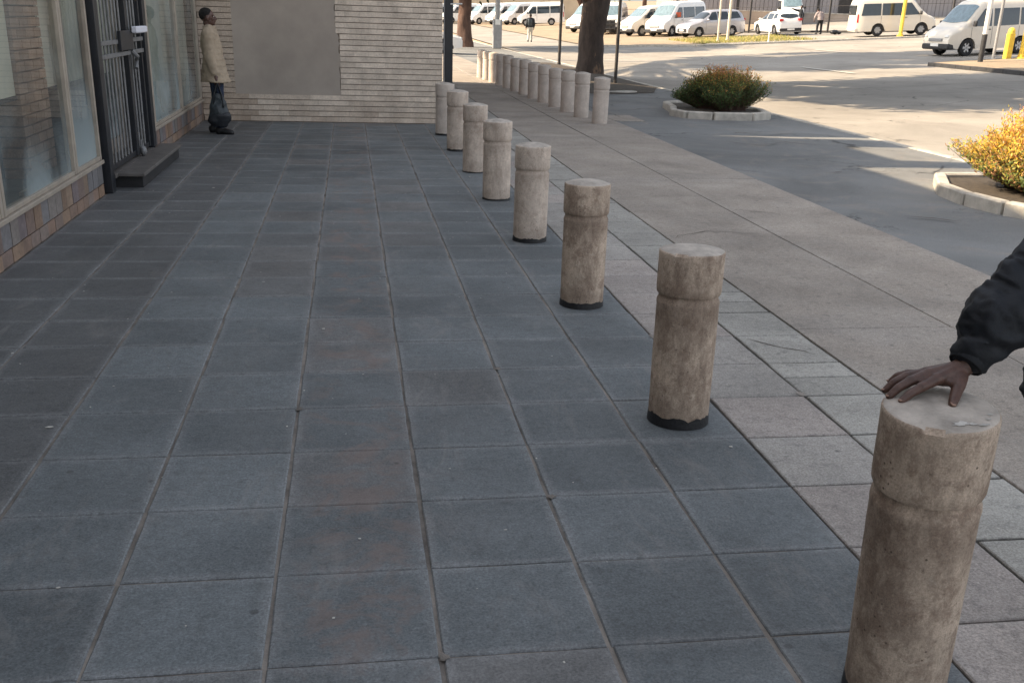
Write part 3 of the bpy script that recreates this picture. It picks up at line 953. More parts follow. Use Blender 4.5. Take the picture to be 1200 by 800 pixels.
# windows: each with frame and pane
def window(y0, y1, zt=2.7):
    bm = bmesh.new(); w = 0.022
    for y in (y0, y1): box(bm, WX-0.055, WX+0.012, y-w, y+w, 0.327, zt, 0.003)
    box(bm, WX-0.05, WX+0.006, y0+w+.001, y1-w-.001, 0.327, 0.36, 0.003)
    box(bm, WX-0.05, WX+0.006, y0+w+.001, y1-w-.001, zt-0.05, zt-0.001, 0.003)
    f = sc(obj('window', bm, M['alu'], shop))
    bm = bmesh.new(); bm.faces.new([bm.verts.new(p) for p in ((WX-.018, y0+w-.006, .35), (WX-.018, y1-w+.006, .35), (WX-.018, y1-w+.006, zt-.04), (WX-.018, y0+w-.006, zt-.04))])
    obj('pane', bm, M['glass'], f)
for a, b in [(-8, -5.5), (-5.44, -2.9), (-2.84, -.4), (-.34, 1.72), (1.78, 3.68), (3.74, 5.60), (5.66, 6.50), (9.16, 9.30), (9.36, 11.42), (11.48, 13.36)]:
    window(a, b)
bm = bmesh.new(); box(bm, WX-0.10, WX+0.012, -14, 13.47, 2.702, 2.748); sc(obj('head_frame', bm, M['alu'], shop))
# interior
bm = bmesh.new()
box(bm, -8.9, -3.4, -14, 13.46, 0.29, 2.74); box(bm, -3.4, WX-0.14, -14, 6.6, 0.20, 0.296); box(bm, -3.4, WX-0.14, 9.0, 13.46, 0.20, 0.296)
sc(obj('interior', bm, M['room'], shop))
for a, b in ((2.0, 5.50), (6.38, 8.95)):
    bm = bmesh.new(); box(bm, -0.945, -0.925, a, b, 0.96, 2.7); sc(obj('display_panel', bm, M['panel'], shop))
bm = bmesh.new(); box(bm, -0.95, -0.915, 2.0, 5.50, 0.925, 0.955); box(bm, -0.95, -0.915, 6.38, 8.95, 0.925, 0.955); sc(obj('display_rail', bm, M['stepdark'], shop))
bm = bmesh.new(); cl = col_layer(bm)
for r in range(29):
    for q in range(4):
        k = random.uniform(.85, 1.15); o4 = 0.1 if r % 2 else 0
        vs = box(bm, -1.1, -0.90, max(5.53, 5.53+q*.235-o4), min(6.33, 5.53+(q+1)*.235-o4-.01), 0.30+r*0.0835, 0.30+(r+1)*0.0835-0.012)
        for f in set(f for v in vs for f in v.link_faces):
            for l in f.loops: l[cl] = (0.55*k, 0.36*k, 0.27*k, 1)
sc(obj('reflection_pier', bm, M['brick'], shop))  # pier added indoors, stands in for an orange reflection in the glass
bm = bmesh.new(); n = 90; pv = None
for k in range(n+1):
    y = 9.40+(13.34-9.40)*k/n; x = -0.72+0.012*math.sin(k*1.3)+0.010*math.sin(k*.47)
    cur = (bm.verts.new((x, y, 0.33)), bm.verts.new((x, y, 2.7)))
    if pv: bm.faces.new((pv[0], cur[0], cur[1], pv[1]))
    pv = cur
sc(obj('curtain', bm, M['curtain'], shop, True))
bm = bmesh.new(); box(bm, WX-0.14, WX-0.10, 4.55, 4.95, 0.327, 0.352); sc(obj('window_notice', bm, M['cream'], shop))
# return wall in the corner pier beyond the door
bm = bmesh.new(); box(bm, -0.9, WX-0.02, 13.37, 13.49, 0.3, 2.7); sc(obj('corner_pier', bm, M['brick'], shop))

# security gate
gate = thing('security_gate', 'black steel security gate with grey vertical bars and white paper on its lock', 'gate', (WX, 7.8, 0))
def gc(o): o.location = -Vector(gate.location); return o
bm = bmesh.new(); box(bm, WX-0.03, WX+0.06, 6.62, 6.76, 0.0, 2.7, 0.006); gc(obj('post', bm, M['black'], gate))
bm = bmesh.new(); box(bm, WX-0.03, WX+0.06, 8.88, 9.02, 0.15, 2.7, 0.006); gc(obj('post', bm, M['black'], gate))
bm = bmesh.new(); box(bm, WX-0.02, WX+0.03, 6.80, 6.86, 0.17, 2.65, .004); gc(obj('gate_stile', bm, M['steel'], gate))
bm = bmesh.new(); box(bm, WX-0.02, WX+0.04, 8.02, 8.10, 0.17, 2.65, .004); gc(obj('gate_stile', bm, M['black'], gate))
bm = bmesh.new(); box(bm, WX-0.02, WX+0.03, 8.78, 8.83, 0.17, 2.65, .004); gc(obj('gate_stile', bm, M['black'], gate))
for z in (1.20, 1.32):
    bm = bmesh.new(); box(bm, WX+0.02, WX+0.045, 6.80, 8.83, z-.02, z+.02, .003); gc(obj('crossbar', bm, M['steel'], gate))
bm = bmesh.new(); box(bm, WX-0.01, WX+0.02, 6.86, 8.78, 0.17, 0.22, .003); gc(obj('bottom_rail', bm, M['black'], gate))
y = 6.97
while y < 8.76:
    if not (7.98 < y < 8.14):
        bm = bmesh.new(); tube(bm, [(WX+0.005, y, 0.22), (WX+0.005, y, 2.65)], 0.011, 8); gc(obj('bar', bm, M['steel'], gate))
    y += 0.15
bm = bmesh.new(); box(bm, WX+0.045, WX+0.075, 7.55, 8.15, 1.235, 1.42, .004); gc(obj('lock_box', bm, M['black'], gate))
bm = bmesh.new(); box(bm, WX+0.08, WX+0.14, 8.05, 8.62, 1.39, 1.455, .01); gc(obj('paper_notice', bm, M['paper'], gate))
bm = bmesh.new(); tube(bm, [(WX+0.05, 8.12, 1.22), (WX+0.09, 8.2, 1.16), (WX+0.06, 8.3, 1.12), (WX+.06, 8.24, 1.04)], 0.022, 8); gc(obj('chain', bm, M['steel'], gate))
bm = bmesh.new(); ellipsoid(bm, (WX+0.07, 8.16, 0.20), .035, .05, .055); tube(bm, [(WX+.06, 8.12, .23), (WX+.06, 8.11, .31), (WX+.06, 8.2, .31), (WX+.06, 8.2, .23)], .01, 8); gc(obj('padlock', bm, M['steel'], gate))
# shop door standing behind the gate
door = thing('shop_door', 'glazed aluminium shop door behind the security gate bars', 'door', (WX-0.3, 7.8, 0.13))
def dc(o): o.location = -Vector(door.location); return o
bm = bmesh.new()
for a, b in ((6.70, 6.80), (7.72, 7.80), (7.82, 7.90), (8.86, 8.95)): box(bm, WX-0.30, WX-0.26, a, b, 0.132, 2.7, .003)
box(bm, WX-0.30, WX-0.26, 6.80, 7.72, 0.132, 0.30); box(bm, WX-0.30, WX-0.26, 7.90, 8.86, 0.132, 0.30); 
dc(obj('door_frame', bm, M['alu'], door))
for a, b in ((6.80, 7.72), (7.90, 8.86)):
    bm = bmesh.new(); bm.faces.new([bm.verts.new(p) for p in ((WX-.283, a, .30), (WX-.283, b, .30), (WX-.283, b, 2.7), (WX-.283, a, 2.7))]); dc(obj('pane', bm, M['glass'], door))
# step
st = thing('entrance_step', 'dark stone entrance step below the security gate', 'step', (WX, 7.9, 0))
def stc(o): o.location = -Vector(st.location); return o
bm = bmesh.new(); box(bm, WX+0.062, WX+0.30, 6.90, 9.25, 0.115, 0.15, .006); box(bm, WX-0.28, WX+0.061, 6.78, 8.86, 0.115, 0.149, .003); stc(obj('tread', bm, M['step'], st))
bm = bmesh.new(); box(bm, WX+0.0, WX+0.265, 6.98, 9.20, -0.005, 0.114); stc(obj('riser', bm, M['stepdark'], st))

# ------------------------------------------------------------------ shrubs and planters
def planter(name, label, pts, rim_h=0.12):
    t = thing(name, label, 'planter', (sum(p[0] for p in pts)/len(pts), sum(p[1] for p in pts)/len(pts), 0))
    o = kerb_run('kerb_ring', pts + [pts[0]], 0.13, rim_h, M['kerb'], base=0.0, length=0.75, gap=0.02, bev=0.018, parent=t)
    o.location = -Vector(t.location)
    bm = bmesh.new(); vs = [bm.verts.new((x, y, 0.07)) for x, y in pts]; c = bm.verts.new((sum(p[0] for p in pts)/len(pts), sum(p[1] for p in pts)/len(pts), 0.10))
    for k in range(len(vs)): bm.faces.new((vs[k], vs[(k+1) % len(vs)], c))
    o = obj('soil', bm, M['soil'], t, True); o.location = -Vector(t.location)
    return t
P1 = [(8.02, 16.6), (7.80, 15.9), (7.92, 15.38), (8.35, 15.18), (9.1, 15.18), (9.55, 15.5), (9.7, 16.3), (9.65, 17.3), (9.3, 17.9), (8.7, 18.1), (8.2, 17.7)]
planter('kerbed_planter', 'low concrete kerb ring around the green shrub beside the road', P1)
P2 = [(8.08, 6.90), (8.00, 6.30), (8.06, 5.75), (8.35, 5.15), (8.9, 4.9), (9.7, 4.75), (10.0, 5.2), (10.02, 6.2), (9.95, 7.3), (9.4, 7.75), (8.5, 7.7)]
planter('kerbed_planter', 'low concrete kerb ring around the orange shrub at the right edge', P2)

def shrub(name, label, cx, cy, rx, ry, h, nst, palette, seed, leaf=0.055, dens=46):
    rnd = random.Random(seed)
    t = thing(name, label, 'shrub', (cx, cy, 0.08))
    bs = bmesh.new(); bf = bmesh.new(); cl = col_layer(bf)
    # several sub-clumps give an uneven outline
    clumps = [(rnd.uniform(-.62, .62)*rx, rnd.uniform(-.6, .6)*ry, rnd.uniform(.62, 1.0)) for _ in range(9)]
    clumps += [(0, 0, 1.0)]
    for s in range(nst):
        ccx, ccy, ch = rnd.choice(clumps)
        a = rnd.uniform(0, 2*PI); el = rnd.random()**0.7
        bx = ccx*0.6 + rnd.uniform(-.12, .12); by = ccy*0.6 + rnd.uniform(-.12, .12)
        # end point on an uneven dome
        er = math.sqrt(rnd.random())
        ex = max(-rx, min(rx, ccx + math.cos(a)*er*rx*0.50)); ey = max(-ry, min(ry, ccy + math.sin(a)*er*ry*0.50))
        q = min(1, (ex/rx)**2 + (ey/ry)**2)
        ez = h*ch*(1-0.50*q*q)*rnd.uniform(0.70, 1.06)
        base = Vector((bx, by, 0)); tip = Vector((ex, ey, max(0.10, ez)))
        mid = base.lerp(tip, .55) + Vector((ex-bx, ey-by, 0))*0.10 - Vector((0, 0, 0.0))
        tube(bs, [base, mid, tip], [0.006, 0.004, 0.0015], 4, cap=False)
        n = int(dens*rnd.uniform(.7, 1.2))
        tone = rnd.random()
        for k in range(n):
            u = 0.16 + 0.86*(k+rnd.random())/n
            p = base.lerp(mid, u/0.55) if u < .55 else mid.lerp(tip, (u-.55)/.45)
            p = p + Vector((rnd.gauss(0, .018), rnd.gauss(0, .018), rnd.gauss(0, .012)))
            d = Vector((rnd.gauss(0, .75), rnd.gauss(0, .75), rnd.uniform(.15, 1.3))).normalized()
            sd = d.cross(Vector((rnd.gauss(0, 1), rnd.gauss(0, 1), rnd.gauss(0, .3)))).normalized()
            L = leaf*rnd.uniform(.6, 1.3); w = L*0.17
            v = [bf.verts.new(p), bf.verts.new(p+d*L*.5+sd*w), bf.verts.new(p+d*L), bf.verts.new(p+d*L*.5-sd*w)]
            f = bf.faces.new(v)
            hh = (p.z/max(0.05, h))*0.95 + 0.25*max(0, u-0.5) + rnd.gauss(0, .10) + (tone-.5)*0.28
            c = palette(hh, rnd)
            for l in f.loops: l[cl] = (*c, 1)
    obj('stems', bs, M['bark2'], t); obj('foliage', bf, M['shrubleaf'], t)
    return t
def pal_green(h, rnd):
    if h > 0.92: c = rnd.choice([(0.66, 0.29, 0.10), (0.52, 0.23, 0.12), (0.46, 0.30, 0.08)])
    elif h > 0.66: c = rnd.choice([(0.50, 0.27, 0.07), (0.25, 0.27, 0.07), (0.20, 0.25, 0.08)])
    else: c = rnd.choice([(0.09, 0.15, 0.055), (0.12, 0.19, 0.065), (0.07, 0.13, 0.06), (0.15, 0.17, 0.055)])
    k = rnd.uniform(.7, 1.3); return tuple(x*k for x in c)
def pal_orange(h, rnd):
    if h > 0.82: c = rnd.choice([(0.95, 0.58, 0.12), (0.95, 0.54, 0.18), (0.92, 0.68, 0.12), (0.92, 0.50, 0.33)])
    elif h > 0.42: c = rnd.choice([(0.90, 0.62, 0.10), (0.88, 0.56, 0.13), (0.80, 0.48, 0.26), (0.75, 0.68, 0.16)])
    else: c = rnd.choice([(0.20, 0.28, 0.08), (0.52, 0.46, 0.12), (0.18, 0.25, 0.09), (0.55, 0.30, 0.16)])
    k = rnd.uniform(.75, 1.25); return tuple(x*k for x in c)
shrub('green_shrub', 'bushy green shrub with orange brown tips in the farther kerbed planter', 8.98, 16.25, 1.0, 0.80, 0.80, 1400, pal_green, 3, 0.040, 48)
shrub('orange_shrub', 'sunlit golden orange shrub in the planter at the right edge', 9.24, 6.40, 1.04, 1.0, 0.93, 1500, pal_orange, 11, 0.042, 52)
# stray twigs beside the left end of each shrub
shrub('low_plant', 'small dark green plant at the foot of the orange shrub', 8.70, 5.95, 0.42, 0.3, 0.42, 90, pal_green, 31, 0.07, 30)

# ------------------------------------------------------------------ trees
def crown(parent, centres, nclump, nleaf, leaf, pal, seed, clr=(0.8, 1.3)):
    rnd = random.Random(seed)
    bf = bmesh.new(); cl = col_layer(bf)
    ends = []
    for (c, r) in centres:
        for _ in range(nclump):
            d = Vector((rnd.gauss(0, 1), rnd.gauss(0, 1), rnd.gauss(0, .75))).normalized()*(rnd.random()**0.45)
            p = Vector(c) + Vector((d.x*r[0], d.y*r[1], d.z*r[2]))
            ends.append(p)
            cr = rnd.uniform(*clr)
            tone = rnd.uniform(.6, 1.35)
            for _k in range(nleaf):
                q = Vector((rnd.gauss(0, .42), rnd.gauss(0, .42), rnd.gauss(0, .30)))*cr + p
                n1 = Vector((rnd.gauss(0, 1), rnd.gauss(0, 1), rnd.gauss(0, 1))).normalized()
                n2 = n1.cross(Vector((rnd.gauss(0, 1), rnd.gauss(0, 1), rnd.gauss(0, 1)))).normalized()
                L = leaf*rnd.uniform(.7, 1.4)
                f = bf.faces.new([bf.verts.new(q), bf.verts.new(q+n1*L*.5+n2*L*.28), bf.verts.new(q+n1*L), bf.verts.new(q+n1*L*.5-n2*L*.28)])
                c2 = tuple(x*tone*rnd.uniform(.8, 1.2) for x in rnd.choice(pal))
                for l in f.loops: l[cl] = (*c2, 1)
    obj('crown', bf, M['leaf'], parent)
    return ends
GRN = [(0.045, 0.075, 0.03), (0.06, 0.09, 0.035), (0.035, 0.065, 0.025), (0.08, 0.10, 0.035)]
def tree(name, label, base, trunk, rads, limbs, centres, nclump, nleaf, leaf, barkm, seed, clr=(.8, 1.3), pal=GRN):
    rnd = random.Random(seed)
    t = thing(name, label, 'tree', base)
    bm = bmesh.new()
    # smooth resample of trunk
    P = [Vector(p) for p in trunk]; pts = []; rr = []
    for i in range(len(P)-1):
        for k in range(6):
            u = k/6; pts.append(P[i].lerp(P[i+1], u)); rr.append(rads[i]*(1-u)+rads[i+1]*u)
    pts.append(P[-1]); rr.append(rads[-1])
    tube(bm, pts, rr, 26, jitter=0.16, seed=seed)
    obj('trunk', bm, M[barkm], t, True)
    ends = crown(t, centres, nclump, nleaf, leaf, pal, seed, clr)
    bm = bmesh.new()
    for L in limbs: tube(bm, L[0], L[1], 12, jitter=0.12, seed=seed)
    top = Vector(trunk[-1])
    for e in ends[::3]:
        m = top.lerp(e, .5) + Vector((rnd.uniform(-.4, .4), rnd.uniform(-.4, .4), -0.3))
        tube(bm, [top - Vector((0, 0, .3)), m, e], [0.10, 0.05, 0.015], 6, cap=False)
    obj('limbs', bm, M[barkm], t, True)
    return t
tree('street_tree', 'thick dark trunked street tree behind the far bollard row', (9.02, 28.6, -0.02),
     [(0, 0, -0.1), (0.0, 0, 0.12), (0.02, 0, 1.2), (0.12, 0, 2.2), (0.3, -.1, 3.6)], [0.60, 0.45, 0.38, 0.38, 0.30],
     [([(0.06, 0, 2.0), (-.35, -.1, 2.7), (-1.1, -.4, 4.2)], [.26, .22, .12]), ([(0.2, 0, 2.3), (1.0, -.6, 4.0), (1.6, -2.2, 6.0)], [.28, .2, .1])],
     [((0.6, -4.3, 8.4), (8.0, 5.6, 1.2)), ((7.6, -5.6, 8.9), (4.6, 4.6, 1.0))], 95, 270, 0.42, 'bark1', 5, (.55, 1.25))
tree('street_tree', 'reddish trunked street tree near the brick wall corner in the distance', (8.10, 56.0, -0.02),
     [(0, 0, -0.1), (0, 0, 0.4), (-0.05, 0, 1.6), (0.05, 0, 3.4)], [0.52, 0.42, 0.36, 0.34],
     [([(0, 0, 2.6), (.9, -.2, 3.6), (2.2, -1, 4.9)], [.2, .15, .08])],
     [((-1.0, -2.0, 8.0), (7.0, 3.8, 1.5)), ((1.0, 0, 4.1), (2.6, 2.4, 0.9))], 75, 160, 0.38, 'bark2', 9, (.6, 1.3))
tree('background_tree', 'unseen tree added behind the brick building to shade the road', (1.2, 43.0, -0.05),
     [(0, 0, 0), (0, 0, 5), (0.3, 0, 11)], [.4, .3, .2], [], [((3.4, -2.2, 14.2), (9.5, 6.2, 1.3)), ((-0.5, -14.5, 7.5), (3.2, 2.6, 1.2))], 125, 240, 0.42, 'bark2', 21, (.5, 1.1))  # hidden tree added for its shadow, crowns placed to shade road and kerb
tree('background_tree', 'yellow green tree behind the parked minibuses', (29.5, 96.0, terr(29.5, 96)-.1),
     [(0, 0, 0), (0, 0, 2.2), (0.2, 0, 3.4)], [.25, .2, .15], [], [((0, 0, 4.6), (4.5, 3, 1.7))], 45, 90, 0.25, 'bark2', 33, (.7, 1.2),
     [(0.16, 0.19, 0.04), (0.10, 0.14, 0.04), (0.22, 0.22, 0.06)])
tree('background_tree', 'bare limbed tree against the beige wall left of the thick dark trunk', (21.6, 87.0, terr(21.6, 87)-.1),
     [(0, 0, 0), (0, 0, 1.4), (-.1, 0, 2.0)], [.22, .18, .15], [([(-.1, 0, 1.8), (-.9, 0, 3.2), (-1.6, 0, 5)], [.14, .11, .06]), ([(0, 0, 1.8), (.8, 0, 3.0), (1.4, 0, 5)], [.14, .11, .06])],
     [((0, 0, 6.5), (3, 3, 1.2))], 22, 90, 0.25, 'bark2', 35)
# tree pit: kerb, mulch, pale drain cover
bm = bmesh.new()
ring = [(6.75, 21.6), (7.9, 21.2), (9.2, 22.0), (9.85, 24.0), (9.88, 27), (9.88, 32), (9.6, 38), (7.6, 38.5), (6.7, 33), (6.5, 26)]
c = bm.verts.new((8.7, 28.6, 0.14)); inn = []; out_ = []
for (x, y) in ring:
    out_.append(bm.verts.new((x, y, 0.0))); inn.append(bm.verts.new((x*.55+8.7*.45, y*.55+28.6*.45, 0.10)))
for k in range(len(ring)):
    k2 = (k+1) % len(ring)
    bm.faces.new((out_[k], out_[k2], inn[k2], inn[k])); bm.faces.new((inn[k], inn[k2], c))
struct('tree_pit', bm, M['mulch'], True)
bm = bmesh.new(); lathe(bm, [(0.55, -0.03), (0.55, 0.012), (0.5, 0.02), (0, 0.022)], 32)
o = obj('concrete_pad', bm, M['kerb']); o.location = (8.25, 22.2, 0); tag(o, 'round concrete pad at the foot of a thin dark pole near the thick tree', 'drain cover')
# dry grass at the far kerb
rnd = random.Random(4); bm = bmesh.new(); cl = col_layer(bm)
for k in range(5200):
    x = rnd.uniform(21.4, 28.5); y = rnd.uniform(55.0, 61.5)
    z = terr(x, y)-.03; h = rnd.uniform(.05, .2); d = Vector((rnd.gauss(0, .3), rnd.gauss(0, .3), 1))*h
    w = Vector((rnd.gauss(0, 1), rnd.gauss(0, 1), 0)).normalized()*.018
    p = Vector((x, y, z)); f = bm.faces.new([bm.verts.new(p-w), bm.verts.new(p+w), bm.verts.new(p+d)])
    c = rnd.choice([(0.42, 0.37, 0.10), (0.30, 0.32, 0.09), (0.5, 0.4, 0.17)])
    for l in f.loops: l[cl] = (*c, 1)
tag(obj('dry_grass', bm, M['leaf']), 'patch of dry yellow green grass on the far verge', 'grass', kind='stuff')

# ------------------------------------------------------------------ vehicles
def interp(prof, x):
    if x <= prof[0][0]: return prof[0][1]
    for (a, b) in zip(prof[:-1], prof[1:]):
        if x <= b[0]:
            t = (x-a[0])/max(1e-6, b[0]-a[0]); return a[1]+(b[1]-a[1])*t
    return prof[-1][1]
def smoothprof(prof, n=2):
    for _ in range(n):
        q = [prof[0]]
        for a, b in zip(prof[:-1], prof[1:]):
            q.append((a[0]*.75+b[0]*.25, a[1]*.75+b[1]*.25)); q.append((a[0]*.25+b[0]*.75, a[1]*.25+b[1]*.75))
        q.append(prof[-1]); prof = q
    return prof

class Shape:
    def __init__(s, L, W, top, belt, wheels, tumble, clr=0.24, wr=0.34, pe=5.0):
        s.L, s.W, s.top, s.belt, s.wheels, s.tumble, s.clr, s.wr, s.pe = L, W, smoothprof(top, 1), belt, wheels, tumble, clr, wr, pe
    def zt(s, x): return interp(s.top, x)
    def hw(s, x):
        e = min(x, s.L-x)/0.55
        k = 1.0 if e >= 1 else 1-0.13*(1-max(0, e))**2.2
        return s.W/2*k
    def zb(s, x):
        z = s.clr + (0.10*(1-x/0.5) if x < 0.5 else 0)
        for w in s.wheels:
            a = (s.wr*1.17)**2-(x-w)**2
            if a > 0: z = max(z, s.wr+math.sqrt(a))
        return z
    def y(s, x, z):
        zt = s.zt(x); bz = min(s.belt, zt-0.10)
        w = s.hw(x)
        if z <= bz:
            k = 1 - 0.06*max(0, (0.55-z)/0.55)
            return w*k
        t = min(1, (z-bz)/(zt-bz))
        return w*(1-s.tumble*t)*(max(0, 1-t**s.pe))**(1/s.pe)
    def section(s, x):
        zb, zt = s.zb(x), s.zt(x); bz = min(s.belt, zt-0.10)
        zs = []
        if zb < bz:
            for k in range(6): zs.append(zb+(bz-zb)*k/6)
        else:
            zs += [zb]*6
        b0 = max(zb, bz)
        pts = [(s.y(x, z), z) for z in zs]
        for k in range(13):
            a = k/12*PI/2
            t = math.sin(a)**(0.62)
            z = b0+(zt-b0)*t
            tt = min(1, max(0, (z-bz)/(zt-bz)))
            pts.append((s.y(x, min(z, zt-1e-4)) if k < 12 else 0.0, z))
        return pts
    def body(s, bm):
        st = set([0.0, s.L])
        n = int(s.L/0.07)
        for k in range(n+1): st.add(s.L*k/n)
        st = sorted(st)
        rings = []
        for x in st:
            sec = s.section(x)
            ring = [bm.verts.new((-x, y, z)) for y, z in sec] + [bm.verts.new((-x, -y, z)) for y, z in reversed(sec[:-1])]
            rings.append(ring)
        for a, b in zip(rings[:-1], rings[1:]):
            for k in range(len(a)-1):
                bm.faces.new((a[k], a[k+1], b[k+1], b[k]))
            bm.faces.new((a[-1], a[0], b[0], b[-1]))
        bm.faces.new(rings[0][::-1]); bm.faces.new(rings[-1])
        bmesh.ops.remove_doubles(bm, verts=bm.verts, dist=0.0005)
        bmesh.ops.recalc_face_normals(bm, faces=bm.faces)
    def side_patch(s, corners, side, off=0.012, n=8):
        """corners (x,z): bottom-front, bottom-rear, top-rear, top-front"""
        bm = bmesh.new(); g = {}
        (a, b, c, d) = corners
        for i in range(n+1):
            for j in range(n+1):
                u, v = i/n, j/n
                x = (a[0]*(1-u)+b[0]*u)*(1-v)+(d[0]*(1-u)+c[0]*u)*v
                z = (a[1]*(1-u)+b[1]*u)*(1-v)+(d[1]*(1-u)+c[1]*u)*v
                g[i, j] = bm.verts.new((-x, side*(s.y(x, z)+off), z))
        for i in range(n):
            for j in range(n):
                bm.faces.new((g[i, j], g[i+1, j], g[i+1, j+1], g[i, j+1]))
        return bm
    def ztop_at(s, x, y):
        lo, hi = min(s.belt, s.zt(x)-0.1), s.zt(x)
        for _ in range(18):
            m = (lo+hi)/2
            if s.y(x, m) > abs(y): lo = m
            else: hi = m
        return lo
    def top_patch(s, x0, x1, wf0, wf1, off=0.014, n=12, rev=False):
        """screen lying on the sloping top between x0 (low) and x1 (high)"""
        bm = bmesh.new(); g = {}
        sgn = -1 if rev else 1
        for i in range(n+1):
            for j in range(n+1):
                u = i/n; v = j/n*2-1
                x = x0+(x1-x0)*u
                y = v*(wf0*(1-u)+wf1*u)*s.hw(x)
                x2 = x + sgn*(0.10*(1-u))*v*v
                z = s.ztop_at(x2, y)
                g[i, j] = bm.verts.new((-(x2) + sgn*off*0.8, y, z+off*0.6))
        for i in range(n):
            for j in range(n):
                bm.faces.new((g[i, j], g[i+1, j], g[i+1, j+1], g[i, j+1]))
        return bm

def wheel(t, x, y, r, w, side):
    bm = bmesh.new()
    prof = [(r*0.60, -w/2), (r*0.92, -w/2), (r, -w*0.36), (r, w*0.36), (r*0.92, w/2), (r*0.60, w/2), (r*.58, w*.3)]
    lathe(bm, prof, 28)
    M4 = Matrix.Rotation(PI/2, 4, 'X'); bmesh.ops.transform(bm, matrix=M4, verts=bm.verts)
    wh = obj('wheel', bm, M['tyre'], t, True, 40); wh.location = (-x, y, r)
    bm = bmesh.new(); R0 = r*0.62
    lathe(bm, [(0, -w*.12), (R0*.3, -w*.12), (R0*0.9, -w*.02), (R0, -w*0.02), (R0, w*.1)], 28)
    bmesh.ops.transform(bm, matrix=Matrix.Rotation(PI/2, 4, 'X') if side > 0 else Matrix.Rotation(-PI/2, 4, 'X'), verts=bm.verts)
    # six spokes
    for k in range(6):
        a = 2*PI*k/6
        vs = box(bm, 0.0, R0*0.95, -0.012, 0.012, -0.035, 0.035)
        for v in vs:
            x_, z_ = v.co.x, v.co.z
            v.co = Vector((x_*math.cos(a)-z_*math.sin(a), v.co.y+side*w*0.30, x_*math.sin(a)+z_*math.cos(a)))
    obj('rim', bm, M['rim'], wh)

def patchobj(name, s, c, side, mat, t, off=.012): return obj(name, s.side_patch(c, side, off), mat, t, True)

def van(name, label, loc, heading, paint, high=True, L=4.75, W=1.82, door_open=False, bullbar=False, detail=True, cat='minibus', group='white minibuses parked across the road'):
    H = 2.22 if high else 1.98
    t = thing(name, label, cat, loc, heading, group)
    top = [(0, 0.74), (0.06, 0.92), (0.25, 1.05), (0.62, 1.17), (1.42, H-0.12), (1.9, H-0.01), (2.6, H), (L-0.5, H-0.01), (L-.12, H-0.06), (L-0.03, H-0.45), (L, 1.0)]
    s = Shape(L, W, top, 1.12, [0.86, 0.86+2.57 if L < 5 else 0.86+3.1], 0.10, 0.27, 0.335, 6)
    bm = bmesh.new(); s.body(bm); obj('body', bm, paint, t, True, 50)
    bm = s.top_patch(0.70, 1.36, 0.86, 0.80); obj('windscreen', bm, M['screen'], t, True)
    zt, zb = H-0.42 if high else H-0.27, 1.16
    for sd in (-1, 1):
        patchobj('side_window', s, [(1.02, zb), (1.92, zb-.02), (1.92, zt+.02), (1.55, zt+.02)], sd, M['carglass'], t)
        patchobj('side_window', s, [(2.02, zb-.02), (3.25, zb), (3.25, zt+.02), (2.02, zt+.02)], sd, M['carglass'], t)
        patchobj('side_window', s, [(3.33, zb), (L-.28, zb), (L-.40, zt+.02), (3.33, zt+.02)], sd, M['carglass'], t)
        for xs_ in (0.98, 1.97, 3.29):
            patchobj('door_seam', s, [(xs_-.008, .42), (xs_+.008, .42), (xs_+.008, zb-.04), (xs_-.008, zb-.04)], sd, M['trim'], t, .004)
        patchobj('door_handle', s, [(1.76, 1.0), (1.90, 1.0), (1.90, 1.035), (1.76, 1.035)], sd, M['trim'], t, .02)
        patchobj('tail_lamp', s, [(L-.14, .78), (L-.05, .78), (L-.06, 1.25), (L-.14, 1.25)], sd, M['red'], t, .01)
        bm = bmesh.new(); box(bm, -0.16, 0.03, -.10*1, .10, -.055, .055, .02); h = obj('headlamp', bm, M['lamp'], t); h.location = (-0.02, sd*0.66, 0.80); h.rotation_euler = (0, R(-20), sd*R(14))
        bm = bmesh.new(); box(bm, -.05, .05, -.09, .09, -.11, .11, .025); tube(bm, [(0, 0, 0), (-.12, -sd*.18, -.10)], .018, 6); h = obj('mirror', bm, M['trim'], t, True, 40); h.location = (-1.00, sd*(W/2+.14), 1.26)
    bm = bmesh.new(); box(bm, -0.60, 0.045, -W/2*.94, W/2*.94, 0.27, 0.52, .06); obj('bumper', bm, M['trim'] if not bullbar else M['trim'], t, True, 40)
    bm = bmesh.new(); box(bm, -.02, .055, -.42, .42, .60, .72, .015); obj('grille', bm, M['trim'] if bullbar else M['greypole'], t)
    bm = bmesh.new(); box(bm, .046, .06, -.25, .25, .40, .51, .004); obj('number_plate', bm, M['white'], t)
    bm = bmesh.new(); box(bm, -L-0.05, -L+0.2, -W/2*.92, W/2*.92, 0.32, 0.50, .04); obj('rear_bumper', bm, paint, t, True, 40)
    bm = bmesh.new(); box(bm, -L-0.012, -L+.1, -W/2*.76, W/2*.76, 1.18, zt-.04, .03); obj('rear_window', bm, M['carglass'], t)
    bm = bmesh.new(); box(bm, -L+.25, -.5, -W/2*.8, W/2*.8, .30, .62); obj('underbody', bm, M['trim'], t)
    if bullbar:
        bm = bmesh.new()
        for y in (-.55, -.2, .2, .55): tube(bm, [(.16, y, .30), (.17, y, 1.02)], .03, 8)
        for z in (.42, .72, 1.02): tube(bm, [(.05, -.66, z), (.17, -.55, z), (.17, .55, z), (.05, .66, z)], .03, 8)
        box(bm, .06, .10, -.55, .55, .36, .98); obj('bull_bar', bm, M['trim'], t)
    for x in s.wheels:
        for sd in (-1, 1): wheel(t, x, sd*(W/2-.115), s.wr, .20, sd)
    return t, s

